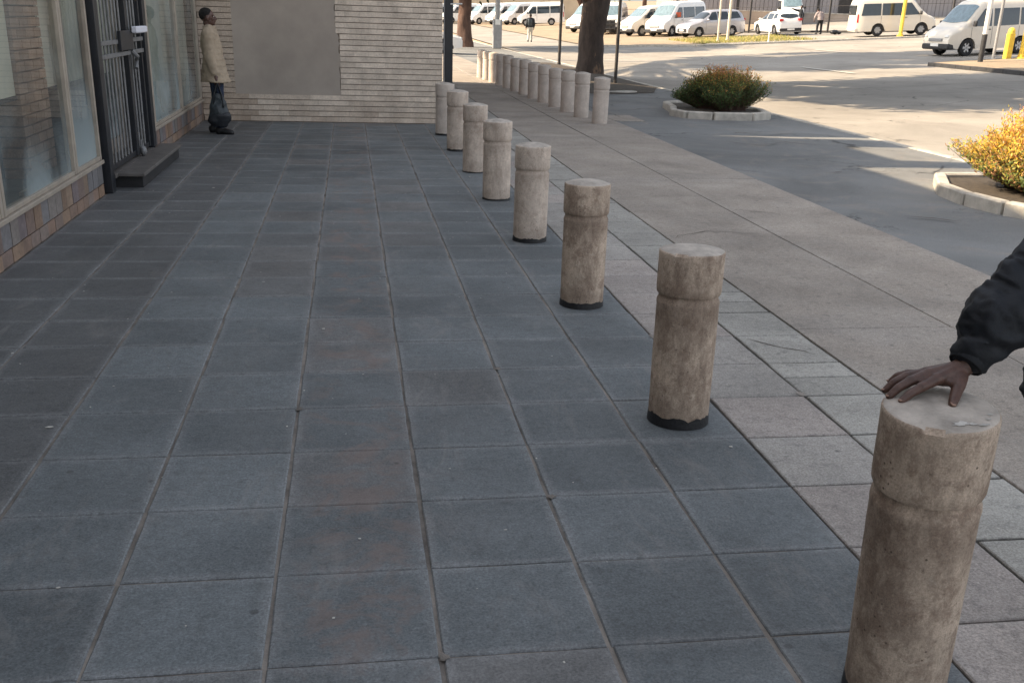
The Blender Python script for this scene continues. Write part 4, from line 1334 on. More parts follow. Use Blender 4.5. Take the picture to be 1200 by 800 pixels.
def car(name, label, loc, heading, paint, kind='hatch', cat='car', group=None):
    if kind == 'mpv':
        L, W, H = 4.4, 1.73, 1.67
        top = [(0, .66), (.06, .80), (.3, .90), (.95, 1.03), (1.75, H-.10), (2.3, H-.01), (3.6, H-.02), (4.15, H-.10), (4.33, 1.15), (4.4, .8)]
        belt = .98
    else:
        L, W, H = 4.0, 1.72, 1.47
        top = [(0, .62), (.06, .74), (.35, .84), (1.0, .95), (1.75, H-.09), (2.3, H-.01), (3.2, H-.05), (3.55, H-.14), (3.86, 1.02), (3.94, .90), (4.0, .6)]
        belt = .90
    t = thing(name, label, cat, loc, heading, group)
    s = Shape(L, W, top, belt, [.78, .78+2.55], .22, .20, .31, 4)
    bm = bmesh.new(); s.body(bm); obj('body', bm, paint, t, True, 50)
    obj('windscreen', s.top_patch(1.06, 1.70, .82, .74), M['screen'] if kind == 'hatch' else M['carglass'], t, True)
    zb = belt+.05; zt = H-.17
    for sd in (-1, 1):
        patchobj('side_window', s, [(1.35, zb), (2.14, zb), (2.14, zt+.03), (1.85, zt)], sd, M['carglass'], t)
        patchobj('side_window', s, [(2.22, zb), (3.02, zb+.02), (2.98, zt+.02), (2.22, zt+.03)], sd, M['carglass'], t)
        patchobj('side_window', s, [(3.10, zb+.03), (L-.42, zb+.08), (L-.60, zt), (3.06, zt+.01)], sd, M['carglass'], t)
        for xs_ in (1.28, 2.18, 3.04): patchobj('door_seam', s, [(xs_-.007, .36), (xs_+.007, .36), (xs_+.007, zb-.03), (xs_-.007, zb-.03)], sd, M['trim'], t, .004)
        bm = bmesh.new(); box(bm, -.34, .03, -.08, .08, -.05, .05, .02); h = obj('headlamp', bm, M['lamp'], t); h.location = (-0.06, sd*.64, .68); h.rotation_euler = (0, R(-10), sd*R(18))
        bm = bmesh.new(); box(bm, -.06, .06, -.09, .09, -.06, .06, .03); h = obj('mirror', bm, paint, t, True, 40); h.location = (-1.38, sd*(W/2+.09), belt+.08)
        bm = bmesh.new(); box(bm, -.05, .18, -.13, .13, -.07, .07, .02); h = obj('tail_lamp', bm, M['red'], t); h.location = (-L+.03, sd*.66, .93 if kind == 'hatch' else 1.0); h.rotation_euler = (0, 0, -sd*R(14))
    bm = bmesh.new(); box(bm, -.02, .035, -.5, .5, .34, .56, .02); obj('grille', bm, M['trim'], t)
    bm = bmesh.new(); box(bm, .034, .046, -.25, .25, .40, .50, .003); obj('number_plate', bm, M['white'], t)
    bm = bmesh.new(); box(bm, -L-.03, -L+.15, -W/2*.88, W/2*.88, .22, .42, .03); obj('rear_bumper', bm, M['trim'], t)
    bm = bmesh.new(); box(bm, -L-.045, -L-.031, -.25, .25, .30, .40, .003); obj('rear_plate', bm, M['white'], t)
    # rear screen as sloping patch
    if kind == 'hatch': obj('rear_window', s.top_patch(3.86, 3.58, .74, .70, rev=True), M['carglass'], t, True)
    else: obj('rear_window', s.top_patch(4.32, 4.18, .74, .70, rev=True), M['carglass'], t, True)
    bm = bmesh.new(); box(bm, -L+.25, -.4, -W/2*.8, W/2*.8, .22, .6); obj('underbody', bm, M['trim'], t)
    for x in s.wheels:
        for sd in (-1, 1): wheel(t, x, sd*(W/2-.10), s.wr, .19, sd)
    return t, s

def ang(x, y): return math.atan2(y, x)
def g0(x, y, off=-.08): return terr(x, y)+off
# loc = centre of the nose at ground level; heading = direction the nose points
def put(fn, name, label, ref, ref_local, head, off, *a, **k):
    """ref: world xy of the reference point (ref_local in the vehicle frame: forward, left)"""
    h = Vector(head).normalized(); l = Vector((-h.y, h.x))
    p = Vector(ref) - h*ref_local[0] - l*ref_local[1]
    z = terr(ref[0], ref[1]) + off
    t, s = fn(name, label, (p.x, p.y, z), ang(h.x, h.y), *a, **k)
    # tilt onto the slope of the ground
    q = p - h*3.0
    dz = (terr(p.x+h.x*-0.8, p.y+h.y*-.8) - terr(q.x, q.y))/2.2
    zl = (terr(p.x-h.x*2+l.x, p.y-h.y*2+l.y) - terr(p.x-h.x*2-l.x, p.y-h.y*2-l.y))/2
    t.rotation_euler = (math.atan(zl), -math.atan(dz), ang(h.x, h.y))
    c = Vector((ref_local[0], ref_local[1], 0))
    w = t.rotation_euler.to_matrix() @ c
    t.location = (ref[0]-w.x, ref[1]-w.y, terr(*ref)+off-w.z)
    return t
PARK = 'vehicles parked across the road'
put(van, 'minibus', 'pale minibus with black lower bumper at the right edge behind the black and white pole', (26.9, 37.3), (-.86, -.81) if False else (-.86, .81), (-.99, -.126), -.08, M['carbeige'], group=PARK)
put(van, 'minibus', 'pale minibus seen from its side behind the yellow pole, rear end facing left', (33.0, 56.7), (-3.43, -.81), (.985, -.17), -.03, M['carbeige'], group=PARK)
put(car, 'hatchback', 'small white hatchback parked with its rear towards the road', (29.9, 62.2), (-4.0, 0), (-.05, 1), -.03, M['carwhite'], 'hatch', group=PARK)
put(car, 'people_carrier', 'silver grey people carrier parked with its nose to the left', (24.1, 63.2), (-.78, .8), (-.96, -.26), -.03, M['carsilver'], 'mpv', group=PARK)
put(van, 'minibus', 'white minibus with red cloth at its driver window beside the silver car', (22.3, 66.2), (0, .4), (-.82, -.57), -.03, M['carwhite'], group=PARK)
put(van, 'minibus', 'beige minibus with rounded nose between the white one and the thin dark pole', (21.8, 68.6), (-.86, .81), (-.95, -.31), -.03, M['carbeige'], high=False, group=PARK)
put(van, 'minibus', 'white minibus with a black bull bar right of the thick tree trunk', (20.6, 73.6), (0, 0), (-.38, -.92), -.03, M['carwhite'], bullbar=True, group=PARK)
put(van, 'minibus', 'white minibus half hidden left of the thick tree trunk', (19.6, 79.5), (0, .6), (-.86, -.5), -.03, M['carwhite'], group=PARK)
put(van, 'minibus', 'white minibus seen broadside beyond the walking person', (18.6, 103.8), (0, .5), (-.985, .17), -.03, M['carwhite'], group=PARK)
for i, (x, y, lb) in enumerate([(18.2, 109.5, 'white minibus nose just left of the broadside one in the far rank'), (17.0, 112.5, 'second white minibus nose from the broadside one in the far rank'), (15.2, 116.0, 'third white minibus nose, right of the grey signal post'), (12.6, 121.0, 'leftmost white minibus of the far rank, beyond the reddish tree'), (10.6, 124.0, 'white minibus just right of the reddish tree trunk, far away')]):
    put(van, 'minibus', lb, (x, y), (0, .4), (-.92, -.38), -.03, M['carwhite'], group=PARK)
put(car, 'white_car', 'white car nose poking out beside the corner post on the far pavement', (6.75, 44.5), (0, -.6), (1, -.05), 0.0, M['carwhite'], 'hatch')
put(van, 'minibus', 'white van in the yard behind the thin fence posts', (38.5, 82.0), (0, 0), (-.3, -1), .0, M['carwhite'], group=PARK)

# red cloth at the window of the white minibus: part of it
for o in list(bpy.data.objects):
    if o.get('label', '').startswith('white minibus with red cloth'):
        bm = bmesh.new(); box(bm, -1.72, -1.22, .845, .93, 1.18, 1.52, .03); obj('window_cloth', bm, M['redcloth'], o, True)

# ------------------------------------------------------------------ poles and posts
def pole(name, label, x, y, r, h, mat, lean=(0, 0), collar=True, z=None, cat='pole', group=None):
    t = thing(name, label, cat, (x, y, terr(x, y)-.03 if z is None else z), 0, group)
    bm = bmesh.new(); tube(bm, [(0, 0, -.05), (lean[0]*h, lean[1]*h, h)], [r, r*.92], 14); obj('shaft', bm, mat, t, True, 40)
    if collar:
        bm = bmesh.new(); lathe(bm, [(r*1.9, 0.0), (r*1.9, .03), (r*1.25, .05), (r*1.25, .14), (r*1.01, .15)], 14); obj('foot', bm, mat, t, True, 40)
    return t
pole('thin_pole', 'thin dark pole left of the thick tree trunk', 9.34, 35.0, .055, 5.5, M['darkpole'], z=0.0)
pole('thin_pole', 'thin dark pole right of the thick tree trunk', 8.75, 24.2, .045, 5.5, M['darkpole'], z=0.0)
pole('thin_pole', 'thin dark pole beside the reddish tree far away', 6.2, 52.0, .06, 5.0, M['darkpole'], z=0.0)
pole('cream_pole', 'cream pole in front of the silver car, left one of the pair', 22.95, 56.3, .065, 5.5, M['cream'], (-.008, 0), cat='pole')
pole('cream_pole', 'thicker cream pole in front of the silver car, right one of the pair', 23.75, 56.9, .085, 5.5, M['cream'], (.004, 0), cat='pole')
pole('short_post', 'short thin white post at the kerb in front of the white hatchback', 24.95, 53.6, .035, 1.05, M['white'], cat='post')
pole('yellow_pole', 'tall yellow pole on the kerb beside the pale minibus rear wheel', 33.8, 55.4, .11, 5.0, M['yellow'], cat='pole')
t = thing('traffic_pole', 'traffic pole painted white above and black below on the right island', 'pole', (24.2, 31.9, terr(24.2, 31.9)+.03))
bm = bmesh.new(); tube(bm, [(0, 0, -.05), (0, 0, .95)], .092, 16); obj('black_base', bm, M['blackkerb'], t, True, 40)
bm = bmesh.new(); tube(bm, [(0, 0, .951), (0, 0, 5)], .088, 16); obj('white_shaft', bm, M['white'], t, True, 40)
pole('grey_pole', 'thin grey pole between the black and white pole and the yellow posts', 25.4, 33.0, .055, 5, M['greypole'], z=terr(25.4, 33)+.03)
pole('yellow_pole', 'leaning tall yellow pole at the right edge of the island', 26.45, 32.9, .10, 5, M['yellow'], (.045, 0), z=terr(26.4, 33)+.03)
t = thing('yellow_bollard', 'short thick yellow post with rounded top beside the leaning yellow pole', 'bollard', (26.02, 33.1, terr(26.1, 33)+.03))
bm = bmesh.new(); lathe(bm, [(.15, -.05), (.15, .80), (.155, .82), (.155, .88), (.13, .90), (.13, .98), (.10, 1.05), (.05, 1.09), (0, 1.10)], 24); obj('post', bm, M['yellow'], t, True, 40)
# signal post with control box
t = thing('signal_post', 'grey post with a thick control box and a small white sign, beyond the far bollards', 'post', (9.72, 54.6, 0))
bm = bmesh.new(); tube(bm, [(0, 0, 1.4), (0, 0, 5)], .13, 14); obj('shaft', bm, M['greypole'], t, True, 40)
bm = bmesh.new(); box(bm, -.24, .24, -.2, .2, 0, 1.5, .02); obj('control_box', bm, M['greypole'], t)
bm = bmesh.new(); box(bm, -.14, .14, -.225, -.205, 1.22, 1.5, .004); obj('sign', bm, M['white'], t)

# steel fence in front of the yard
fc = thing('steel_fence', 'thin dark steel fence along the yard behind the parked cars', 'fence', (32, 66, 0))
def fcc(o): o.location = -Vector(fc.location); return o
fpts = [(21.5, 78.5), (25.6, 73.2), (29.45, 68.4), (33.25, 64.0), (34.6, 62.4), (40, 60.6), (48, 58.5)]
for (x, y) in fpts:
    bm = bmesh.new(); z = terr(x, y)-.05; box(bm, x-.055, x+.055, y-.05, y+.05, z, z+3.4, .005); fcc(obj('fence_post', bm, M['darkpole'], fc))
for hh, th in ((0.03, .16), (1.62, .025), (.85, .015)):
    bm = bmesh.new()
    for a, b in zip(fpts[:-1], fpts[1:]):
        tube(bm, [(a[0], a[1]+.06, terr(*a)+hh), (b[0], b[1]+.06, terr(*b)+hh)], th/2, 6)
    fcc(obj('rail', bm, M['darkpole'], fc))

# ------------------------------------------------------------------ background buildings
t = thing('grey_shed', 'long grey industrial shed across the road with a dark gate', 'building', (45, 90, terr(45, 90)))
def tc_(o): o.location = -Vector(t.location); return o
bm = bmesh.new(); x = 33.0
zg = terr(45, 90)-1.0
box(bm, 33, 95, 90.1, 104, zg-1, zg+8)
n = 0
while x < 95:
    box(bm, x+.02, x+.38, 90.0-(.03 if n % 2 else 0), 90.12, zg, zg+8); x += .4; n += 1
tc_(obj('wall', bm, M['shed'], t))
bm = bmesh.new(); box(bm, 32.6, 95.4, 89.6, 104.4, zg+8, zg+8.5); tc_(obj('roof', bm, M['shed'], t))
bm = bmesh.new(); box(bm, 46.2, 48.0, 89.80, 89.94, zg+.9, zg+4.6, .02); gd = tc_(obj('gate', bm, M['darkpole'], t))
bm = bmesh.new(); box(bm, 47.0, 47.4, 89.74, 89.79, zg+3.2, zg+3.5, .01); obj('sign', bm, M['white'], gd)
bm = bmesh.new()
for x in (36.5, 41.5, 44.2, 51): box(bm, x-.1, x+.1, 89.85, 89.96, zg, zg+7.8)
tc_(obj('downpipe', bm, M['darkpole'], t))
lw = thing('low_wall', 'low brown wall in front of the grey shed', 'wall', (42, 86, 0))
bm = bmesh.new(); box(bm, 28, 90, 86, 86.3, terr(30, 86)-.8, terr(44, 86)+.55)
o = obj('wall', bm, M['lowwall'], lw); o.location = (-42, -86, 0)
bm = bmesh.new(); box(bm, 28, 90, 85.95, 86.35, terr(44, 86)+.552, terr(44, 86)+.64); o = obj('coping', bm, M['kerb'], lw); o.location = (-42, -86, 0)
bw = thing('boundary_wall', 'high beige wall closing the view behind the far rank of minibuses', 'wall', (14, 130, 0))
bm = bmesh.new(); box(bm, -30, 32.9, 130, 130.4, -.5, 5.6)
for x in range(-28, 33, 6): box(bm, x, x+.5, 129.85, 129.999, -.5, 5.7)
o = obj('wall', bm, M['beige'], bw); o.location = (-14, -130, 0)
bm = bmesh.new(); box(bm, -30.1, 33, 129.8, 130.5, 5.71, 5.9); o = obj('coping', bm, M['kerb'], bw); o.location = (-14, -130, 0)
bb = thing('grey_building', 'plain grey office block above the far minibuses', 'building', (16, 140, 0))
bm = bmesh.new(); box(bm, -20, 26, 140, 155, 0, 14); o = obj('wall', bm, M['shed'], bb); o.location = (-16, -140, 0)
bm = bmesh.new()
for fl in range(3):
    for k in range(11): box(bm, -18+k*4, -15.6+k*4, 139.93, 139.995, 3.4+fl*3.3, 5.2+fl*3.3)
o = obj('window_strip', bm, M['carglass'], bb); o.location = (-16, -140, 0)
bm = bmesh.new(); box(bm, -20.4, 26.4, 139.6, 155.4, 14.01, 14.5); o = obj('roof', bm, M['kerb'], bb); o.location = (-16, -140, 0)

# ------------------------------------------------------------------ people
def rotz(v, a): return Vector((v.x*math.cos(a)-v.y*math.sin(a), v.x*math.sin(a)+v.y*math.cos(a), v.z))
def human(label, J, mats, vox, f, up=Vector((0, 0, 1)), group=None, coatlen=0.0, extra=None, fingers=True, sleeve=1.0, handspec=None, hairlong=False, bodyvox=None):
    """J: joints in world metres relative to the feet centre J['root']"""
    root = Vector(J['root'])
    t = thing('person', label, 'person', root, 0, group)
    P = {k: Vector(v) for k, v in J.items() if k != 'root'}
    f = Vector(f).normalized(); hu = (P['head']-P['neck']).normalized()
    hf = Vector(J.get('look', f)).normalized() if False else (Vector(P['look']).normalized() if 'look' in P else f)
    hs = hf.cross(hu).normalized(); hf = hu.cross(hs).normalized()
    rot = Matrix((hs, hf, hu)).transposed()
    sd = (P['shR']-P['shL']).normalized()
    H = P['head']
    bm = bmesh.new()
    def hp(x, y, z): return H + hs*x + hf*y + hu*z
    ellipsoid(bm, hp(0, -.008, .025), .074, .094, .092, rot)
    ellipsoid(bm, hp(0, .018, -.045), .058, .068, .070, rot)
    ellipsoid(bm, hp(0, .070, -.088), .022, .020, .018, rot)
    capsule(bm, hp(0, .088, .012), hp(0, .104, -.028), .010, .017)
    for s_ in (-1, 1):
        ellipsoid(bm, hp(.076*s_, -.004, -.008), .012, .022, .034, rot)
        ellipsoid(bm, hp(.034*s_, .074, .022), .026, .016, .010, rot)
        ellipsoid(bm, hp(.040*s_, .060, -.022), .024, .024, .022, rot)
        ellipsoid(bm, hp(.017*s_, .092, -.032), .010, .010, .009, rot)
    ellipsoid(bm, hp(0, .086, -.055), .024, .014, .007, rot); ellipsoid(bm, hp(0, .084, -.066), .020, .014, .008, rot)
    capsule(bm, P['neck'], hp(0, -.02, -.06), .055, .052)
    ch = P['chest']; pe = P['pelvis']
    fb = f
    loftrings(bm, [(pe-Vector((0, 0, .08)), sd*.13, fb*.09), (pe, sd*.155, fb*.105), (pe.lerp(ch, .45), sd*.13, fb*.09), (ch, sd*.155, fb*.105), (P['neck'].lerp(ch, .25), sd*.12, fb*.075), (P['neck'], sd*.055, fb*.055)])
    for S in 'RL':
        capsule(bm, P['neck'].lerp(P['sh'+S], .4), P['sh'+S], .06, .058)
        capsule(bm, P['sh'+S], P['el'+S], .052, .040); capsule(bm, P['el'+S], P['wr'+S], .040, .026)
        capsule(bm, P['hip'+S], P['kn'+S], .082, .055); capsule(bm, P['kn'+S], P['an'+S], .054, .036)
        capsule(bm, P['an'+S]+Vector((0, 0, -.02)), P['an'+S]+P.get('toe'+S, f)*.14+Vector((0, 0, -.055)), .036, .028)
        if handspec and S in handspec:
            handspec[S](bm)
        else:
            w = P['wr'+S]; d = (w-P['el'+S]).normalized(); d = (d*.7+Vector((0, 0, -.6))).normalized()
            pn = sd*(1 if S == 'R' else -1); pn = (pn-d*pn.dot(d)).normalized(); sp_ = d.cross(pn).normalized()
            if sp_.dot(f) < 0: sp_ = -sp_
            capsule(bm, w, w+d*.085, .026, .030)
            for q in (-1.5, -.5, .5, 1.5): capsule(bm, w+d*.05+sp_*q*.011, w+d*.09+sp_*q*.018, .015, .013)
            for q, L in ((1.5, .068), (.5, .078), (-.5, .073), (-1.5, .058)):
                b0 = w+d*.088+sp_*q*.020; b1 = b0+d*L*.5-pn*.006; b2 = b1+d*L*.42-pn*.022
                capsule(bm, b0, b1, .0095, .0085); capsule(bm, b1, b2, .0085, .007)
            capsule(bm, w+d*.03+sp_*.022, w+d*.07+sp_*.048-pn*.01, .014, .011); capsule(bm, w+d*.07+sp_*.048-pn*.01, w+d*.10+sp_*.05-pn*.02, .011, .008)
    body = blend('body', bm, M['skin'], bodyvox or vox, 3, t)
    # trousers
    bm = bmesh.new()
    loftrings(bm, [(pe-Vector((0, 0, .10)), sd*.15, fb*.11), (pe, sd*.178, fb*.128), (pe+Vector((0, 0, .10)), sd*.16, fb*.115)])
    for S in 'RL':
        capsule(bm, P['hip'+S], P['kn'+S], .102, .076)
        an = P['an'+S]; capsule(bm, P['kn'+S], an+(P['kn'+S]-an).normalized()*.05, .076, .068)
    def fold(co): return 0.006*noise.noise(co*11) + 0.004*noise.noise(co*23)
    blend('trousers', bm, mats['legs'], vox, 3, t, fold)
    # top
    bm = bmesh.new(); cl_ = coatlen
    low = pe-Vector((0, 0, .02+cl_))
    if 'hem' in P: low = P['hem']
    w1 = .185+.05*(cl_ > 0)
    loftrings(bm, [(low, sd*(w1+.015), fb*(.15+.055*(cl_ > 0))), (low.lerp(ch, .12), sd*w1, fb*(.145+.035*(cl_ > 0))), (pe.lerp(ch, .5), sd*(w1-.012), fb*.135), (ch, sd*.195, fb*.135), (P['neck'].lerp(ch, .3), sd*.155, fb*.105), (P['neck']+hu*.005, sd*.078, fb*.078)])
    for S in 'RL':
        capsule(bm, P['neck'].lerp(P['sh'+S], .35), P['sh'+S], .082, .083)
        capsule(bm, P['sh'+S], P['el'+S], .080*sleeve, .062*sleeve); capsule(bm, P['el'+S], P['el'+S].lerp(P['wr'+S], .86), .062*sleeve, .044*sleeve)
    if extra: extra(bm, P)
    def fold2(co):
        rg = lambda q: 1-min(1, abs(noise.noise(q))*2.6)
        a = 1.0 if bodyvox and bodyvox < .005 else 0.55
        return 0.008*noise.noise(co*6.5) + a*(0.013*rg(Vector((co.x*7, co.y*7, co.z*12))) + 0.008*rg(Vector((co.x*15+3, co.y*15, co.z*19))) + 0.0055*rg(Vector((co.x*24-co.z*14, co.y*20, co.z*34+co.x*18))))
    top = blend('coat' if coatlen else 'jacket', bm, mats['top'], vox, 3, t, fold2)
    # collar
    bm = bmesh.new()
    for k in range(14):
        a0, a1 = 2*PI*k/14, 2*PI*(k+1)/14
        c0 = P['neck']+sd*math.cos(a0)*.072+fb*math.sin(a0)*.072+hu*.03; c1 = P['neck']+sd*math.cos(a1)*.072+fb*math.sin(a1)*.072+hu*.03
        capsule(bm, c0, c1, .020, .020, 8)
    blend('collar', bm, mats['top'], max(.008, vox*.8), 2, t)
    for S in 'RL':
        bm = bmesh.new(); an = P['an'+S]; fd = P.get('toe'+S, f)
        capsule(bm, an+Vector((0, 0, -.03))-fd*.035, an+fd*.15+Vector((0, 0, -.058)), .048, .038); capsule(bm, an+Vector((0, 0, .01)), an-fd*.03+Vector((0, 0, -.045)), .045, .05)
        # flat soles: push everything down to the ground plane
        s_ = blend('shoe', bm, mats['shoe'], max(.008, vox*.8), 2, t)
        for v in s_.data.vertices:
            zmin = an.z-.085
            if v.co.z < zmin: v.co.z = zmin
    # hair
    bm = bmesh.new()
    ellipsoid(bm, hp(0, -.020, .040), .079, .094, .092, rot)
    ha = blend('hair', bm, M['hair'], .008, 1, t)
    for s_ in (-1, 1):
        bm = bmesh.new(); ellipsoid(bm, hp(.033*s_, .083, .006), .013, .008, .007, rot, 2); obj('eye', bm, M['eye'], t, True)
    return t

# the man by the shop corner
o_ = (-0.17, 11.72, 0)
J = dict(root=o_, head=(-.015, 0, 1.53), neck=(.0, 0, 1.38), chest=(.0, 0, 1.20), pelvis=(.045, 0, .86), look=(.96, .05, .20),
  shR=(.0, -.175, 1.32), shL=(.0, .175, 1.32), elR=(.0, -.225, 1.03), wrR=(.06, -.22, .80), elL=(.0, .22, 1.04), wrL=(.05, .20, .82),
  hipR=(.045, -.09, .82), hipL=(.04, .09, .82), knR=(.07, -.10, .46), knL=(.03, .09, .46), anR=(.075, -.11, .085), anL=(-.04, .10, .085), toeR=(.97, -.2, 0), toeL=(1, .05, 0), hem=(.04, 0, .70))
human('man in beige coat and navy trousers standing at the shop corner holding a bag', J, dict(top=M['coat'], legs=M['navy'], shoe=M['leather']), .013, (1, -.1, 0), coatlen=.16, sleeve=1.08, bodyvox=.007)
BGS = .86
bg = thing('tote_bag', 'slumped slate blue bag with dark bottom held by the man in the beige coat', 'bag', (-.09, 11.48, .12))
bm = bmesh.new()
loftrings(bm, [((0, 0, .02), (.12, 0, 0), (0, .06, 0)), ((0, 0, .10), (.185, 0, 0), (0, .085, 0)), ((0, 0, .20), (.165, 0, 0), (0, .085, 0)), ((0.0, 0, .33), (.13, 0, 0), (0, .05, 0)), ((-.005, 0, .44), (.07, 0, 0), (0, .03, 0))])
b_ = blend('bag_body', bm, M['bag'], .012, 3, bg, lambda co: .02*noise.noise(co*9)+.008*noise.noise(co*22))
bm = bmesh.new()
loftrings(bm, [((0, 0, -.005), (.12, 0, 0), (0, .06, 0)), ((0, 0, .07), (.198, 0, 0), (0, .10, 0)), ((0.02, 0, .15), (.19, 0, 0), (0, .098, 0)), ((.03, 0, .19), (.15, 0, 0), (0, .07, 0))])
blend('bag_bottom', bm, M['bagdark'], .012, 3, bg, lambda co: .02*noise.noise(co*8))
bg.scale = (.80, .80, 1.0)
for dx in (-.05, .05):
    bm = bmesh.new(); tube(bm, [(dx*1.6, -.045, .25), (dx*1.3, -.03, .42), (0.0, 0.0, .60), (dx, .03, .40)], .016, 8); obj('handle', bm, M['bagdark'], bg, True)

# the person whose arm reaches in from the right
BT = 0.795
HS = Vector((-.046, -.104, .048)); PR = Vector((3.69, -1.26, 0))
def near_hand(bm):
    r = PR - HS
    def w(x, y, z): return Vector((x, y, z)) - r
    wr = w(3.196, -1.118, .868)
    mcp = {'i': w(3.118, -1.136, .843), 'm': w(3.112, -1.112, .848), 'r': w(3.118, -1.088, .843), 'p': w(3.130, -1.067, .834)}
    pip = {'i': w(3.077, -1.146, .828), 'm': w(3.066, -1.115, .833), 'r': w(3.072, -1.084, .833), 'p': w(3.094, -1.051, .828)}
    dip = {'i': w(3.050, -1.149, .814), 'm': w(3.035, -1.119, .818), 'r': w(3.043, -1.084, .820), 'p': w(3.074, -1.041, .820)}
    tip = {'i': w(3.027, -1.154, .798), 'm': w(3.013, -1.122, .798), 'r': w(3.022, -1.084, .799), 'p': w(3.060, -1.036, .803)}
    for k, q in (('i', .0122), ('m', .0126), ('r', .0118), ('p', .0106)):
        capsule(bm, wr.lerp(mcp[k], .20), mcp[k], .0175, .0150)
        capsule(bm, mcp[k], pip[k], q*1.16, q*1.0); capsule(bm, pip[k], dip[k], q*1.02, q*.88); capsule(bm, dip[k], tip[k], q*.9, q*.74)
        ellipsoid(bm, pip[k]+Vector((0, 0, .001)), q*1.12, q*1.12, q*1.06, None, 2); ellipsoid(bm, mcp[k]+Vector((0, 0, .002)), q*1.25, q*1.2, q*1.2, None, 2)
    # palm heel and web
    ellipsoid(bm, w(3.155, -1.104, .838), .048, .040, .021)
    capsule(bm, wr, w(3.165, -1.112, .850), .025, .022)
    # thumb
    a, b, c, d = w(3.180, -1.135, .848), w(3.162, -1.160, .832), w(3.142, -1.184, .815), w(3.127, -1.203, .806)
    capsule(bm, a, b, .0190, .0165); capsule(bm, b, c, .0155, .0130); capsule(bm, c, d, .0132, .0105)
    ellipsoid(bm, w(3.155, -1.140, .838), .020, .018, .012)
J = dict(root=tuple(PR), head=(.0, -.02, 1.62), neck=(-.0, .0, 1.455), chest=(0, 0, 1.26), pelvis=(.03, 0, .92), look=(-.7, -.7, 0),
  shR=(-.17, .03, 1.375), shL=(.20, .0, 1.40), elR=(-.315, .125, 1.165), wrR=tuple(Vector((3.196, -1.118, .868))+HS-PR), elL=(.27, -.03, 1.10), wrL=(.26, -.12, .86),
  hipR=(-.06, 0, .88), hipL=(.11, 0, .88), knR=(-.02, -.02, .48), knL=(.13, -.01, .48), anR=(.01, -.0, .085), anL=(.17, .03, .085), toeR=(-.2, -.98, 0), toeL=(.3, -.95, 0), hem=(-.06, .02, .83))
def puffs(bm, P):
    ellipsoid(bm, Vector((-.235, .04, .86)), .10, .10, .12)
    e, w_ = P['elR'], P['wrR']
    d = (w_-e).normalized()
    for k, (t_, r_, o2) in enumerate([(.05, .068, (0, 0, .0)), (.30, .068, (0, 0, .0)), (.46, .076, (-.0, 0, -.010)), (.57, .078, (-.006, 0, .0)), (.63, .074, (-.012, 0, .004))]):
        c = e.lerp(w_, t_)+Vector(o2); ellipsoid(bm, c, r_, r_, r_*.9)
per = human('person in black puffed jacket at the right edge resting a hand on the nearest bollard', J, dict(top=M['jacket'], legs=M['jacket'], shoe=M['leather']), .0075, (-.25, -.97, 0), sleeve=1.0, extra=puffs, handspec={'R': near_hand}, bodyvox=.0034)
# ribbed cuff
e = Vector(J['elR']); w_ = Vector(J['wrR']); d = (w_-e).normalized(); u, v = frame_of(d)
bm = bmesh.new(); n = 48; rings = []
for (t_, rr) in ((-.065, .043), (-.055, .047), (-.03, .046), (-.006, .043), (-.002, .040), (-.010, .037), (-.05, .036)):
    ring = []
    for k in range(n):
        a = 2*PI*k/n; q = rr*(1+(.022 if k % 2 else 0))
        ring.append(bm.verts.new(w_ + d*t_ + u*math.cos(a)*q*1.0 + v*math.sin(a)*q*.92))
    rings.append(ring)
for a, b in zip(rings[:-1], rings[1:]):
    for k in range(n): bm.faces.new((a[k], a[(k+1) % n], b[(k+1) % n], b[k]))
obj('cuff', bm, M['jacket'], per, True)
# nails
def nail(p, d, nrm, w=.0058, L=.0062):
    p = Vector(p)+HS-PR; d = Vector(d).normalized(); nrm = Vector(nrm); nrm = (nrm-d*nrm.dot(d)).normalized(); s = d.cross(nrm)
    rot = Matrix((s, d, nrm)).transposed()
    bm = bmesh.new(); ellipsoid(bm, p+nrm*.0052+d*.003, w, L, .0022, rot, 2); obj('fingernail', bm, M['nail'], per, True)
nail((3.027, -1.154, .798), (-.021, -.008, -.009), (-.3, -.1, .95))
nail((3.013, -1.122, .798), (-.024, -.003, -.012), (-.3, 0, .95))
nail((3.022, -1.084, .799), (-.023, .003, -.012), (-.3, 0, .95))
nail((3.060, -1.036, .803), (-.017, .012, -.009), (-.3, 0, .95), .005, .0055)
nail((3.127, -1.203, .806), (-.015, -.019, -.009), (.15, -.45, .9), .0078, .0085)

# walker in the road, far away
gz_ = terr(13.25, 64.6)-.08
J = dict(root=(13.25, 64.6, gz_), head=(0, 0, 1.58), neck=(0, 0, 1.42), chest=(0, 0, 1.24), pelvis=(0, 0, .92), look=(.2, 1, 0),
  shR=(.18, 0, 1.36), shL=(-.18, 0, 1.36), elR=(.26, .03, 1.08), wrR=(.25, .12, .86), elL=(-.26, -.05, 1.08), wrL=(-.27, .02, .84),
  hipR=(.09, 0, .88), hipL=(-.09, 0, .88), knR=(.10, .16, .48), knL=(-.10, -.02, .47), anR=(.12, .16, .085), anL=(-.16, -.22, .10))
human('person in a dark jacket and pale trousers walking in the road far away', J, dict(top=M['jacket'], legs=M['palecloth'], shoe=M['leather']), .02, (.15, 1, 0), bodyvox=.012)
bm = bmesh.new(); loftrings(bm, [((0, 0, 0), (.13, 0, 0), (0, .07, 0)), ((0, 0, .2), (.15, 0, 0), (0, .09, 0)), ((0, 0, .4), (.12, 0, 0), (0, .07, 0))])
o = blend('backpack', bm, M['bag'], .02, 3); o.location = (13.18, 64.40, gz_+1.0); tag(o, 'grey backpack on the walking person far away', 'backpack')
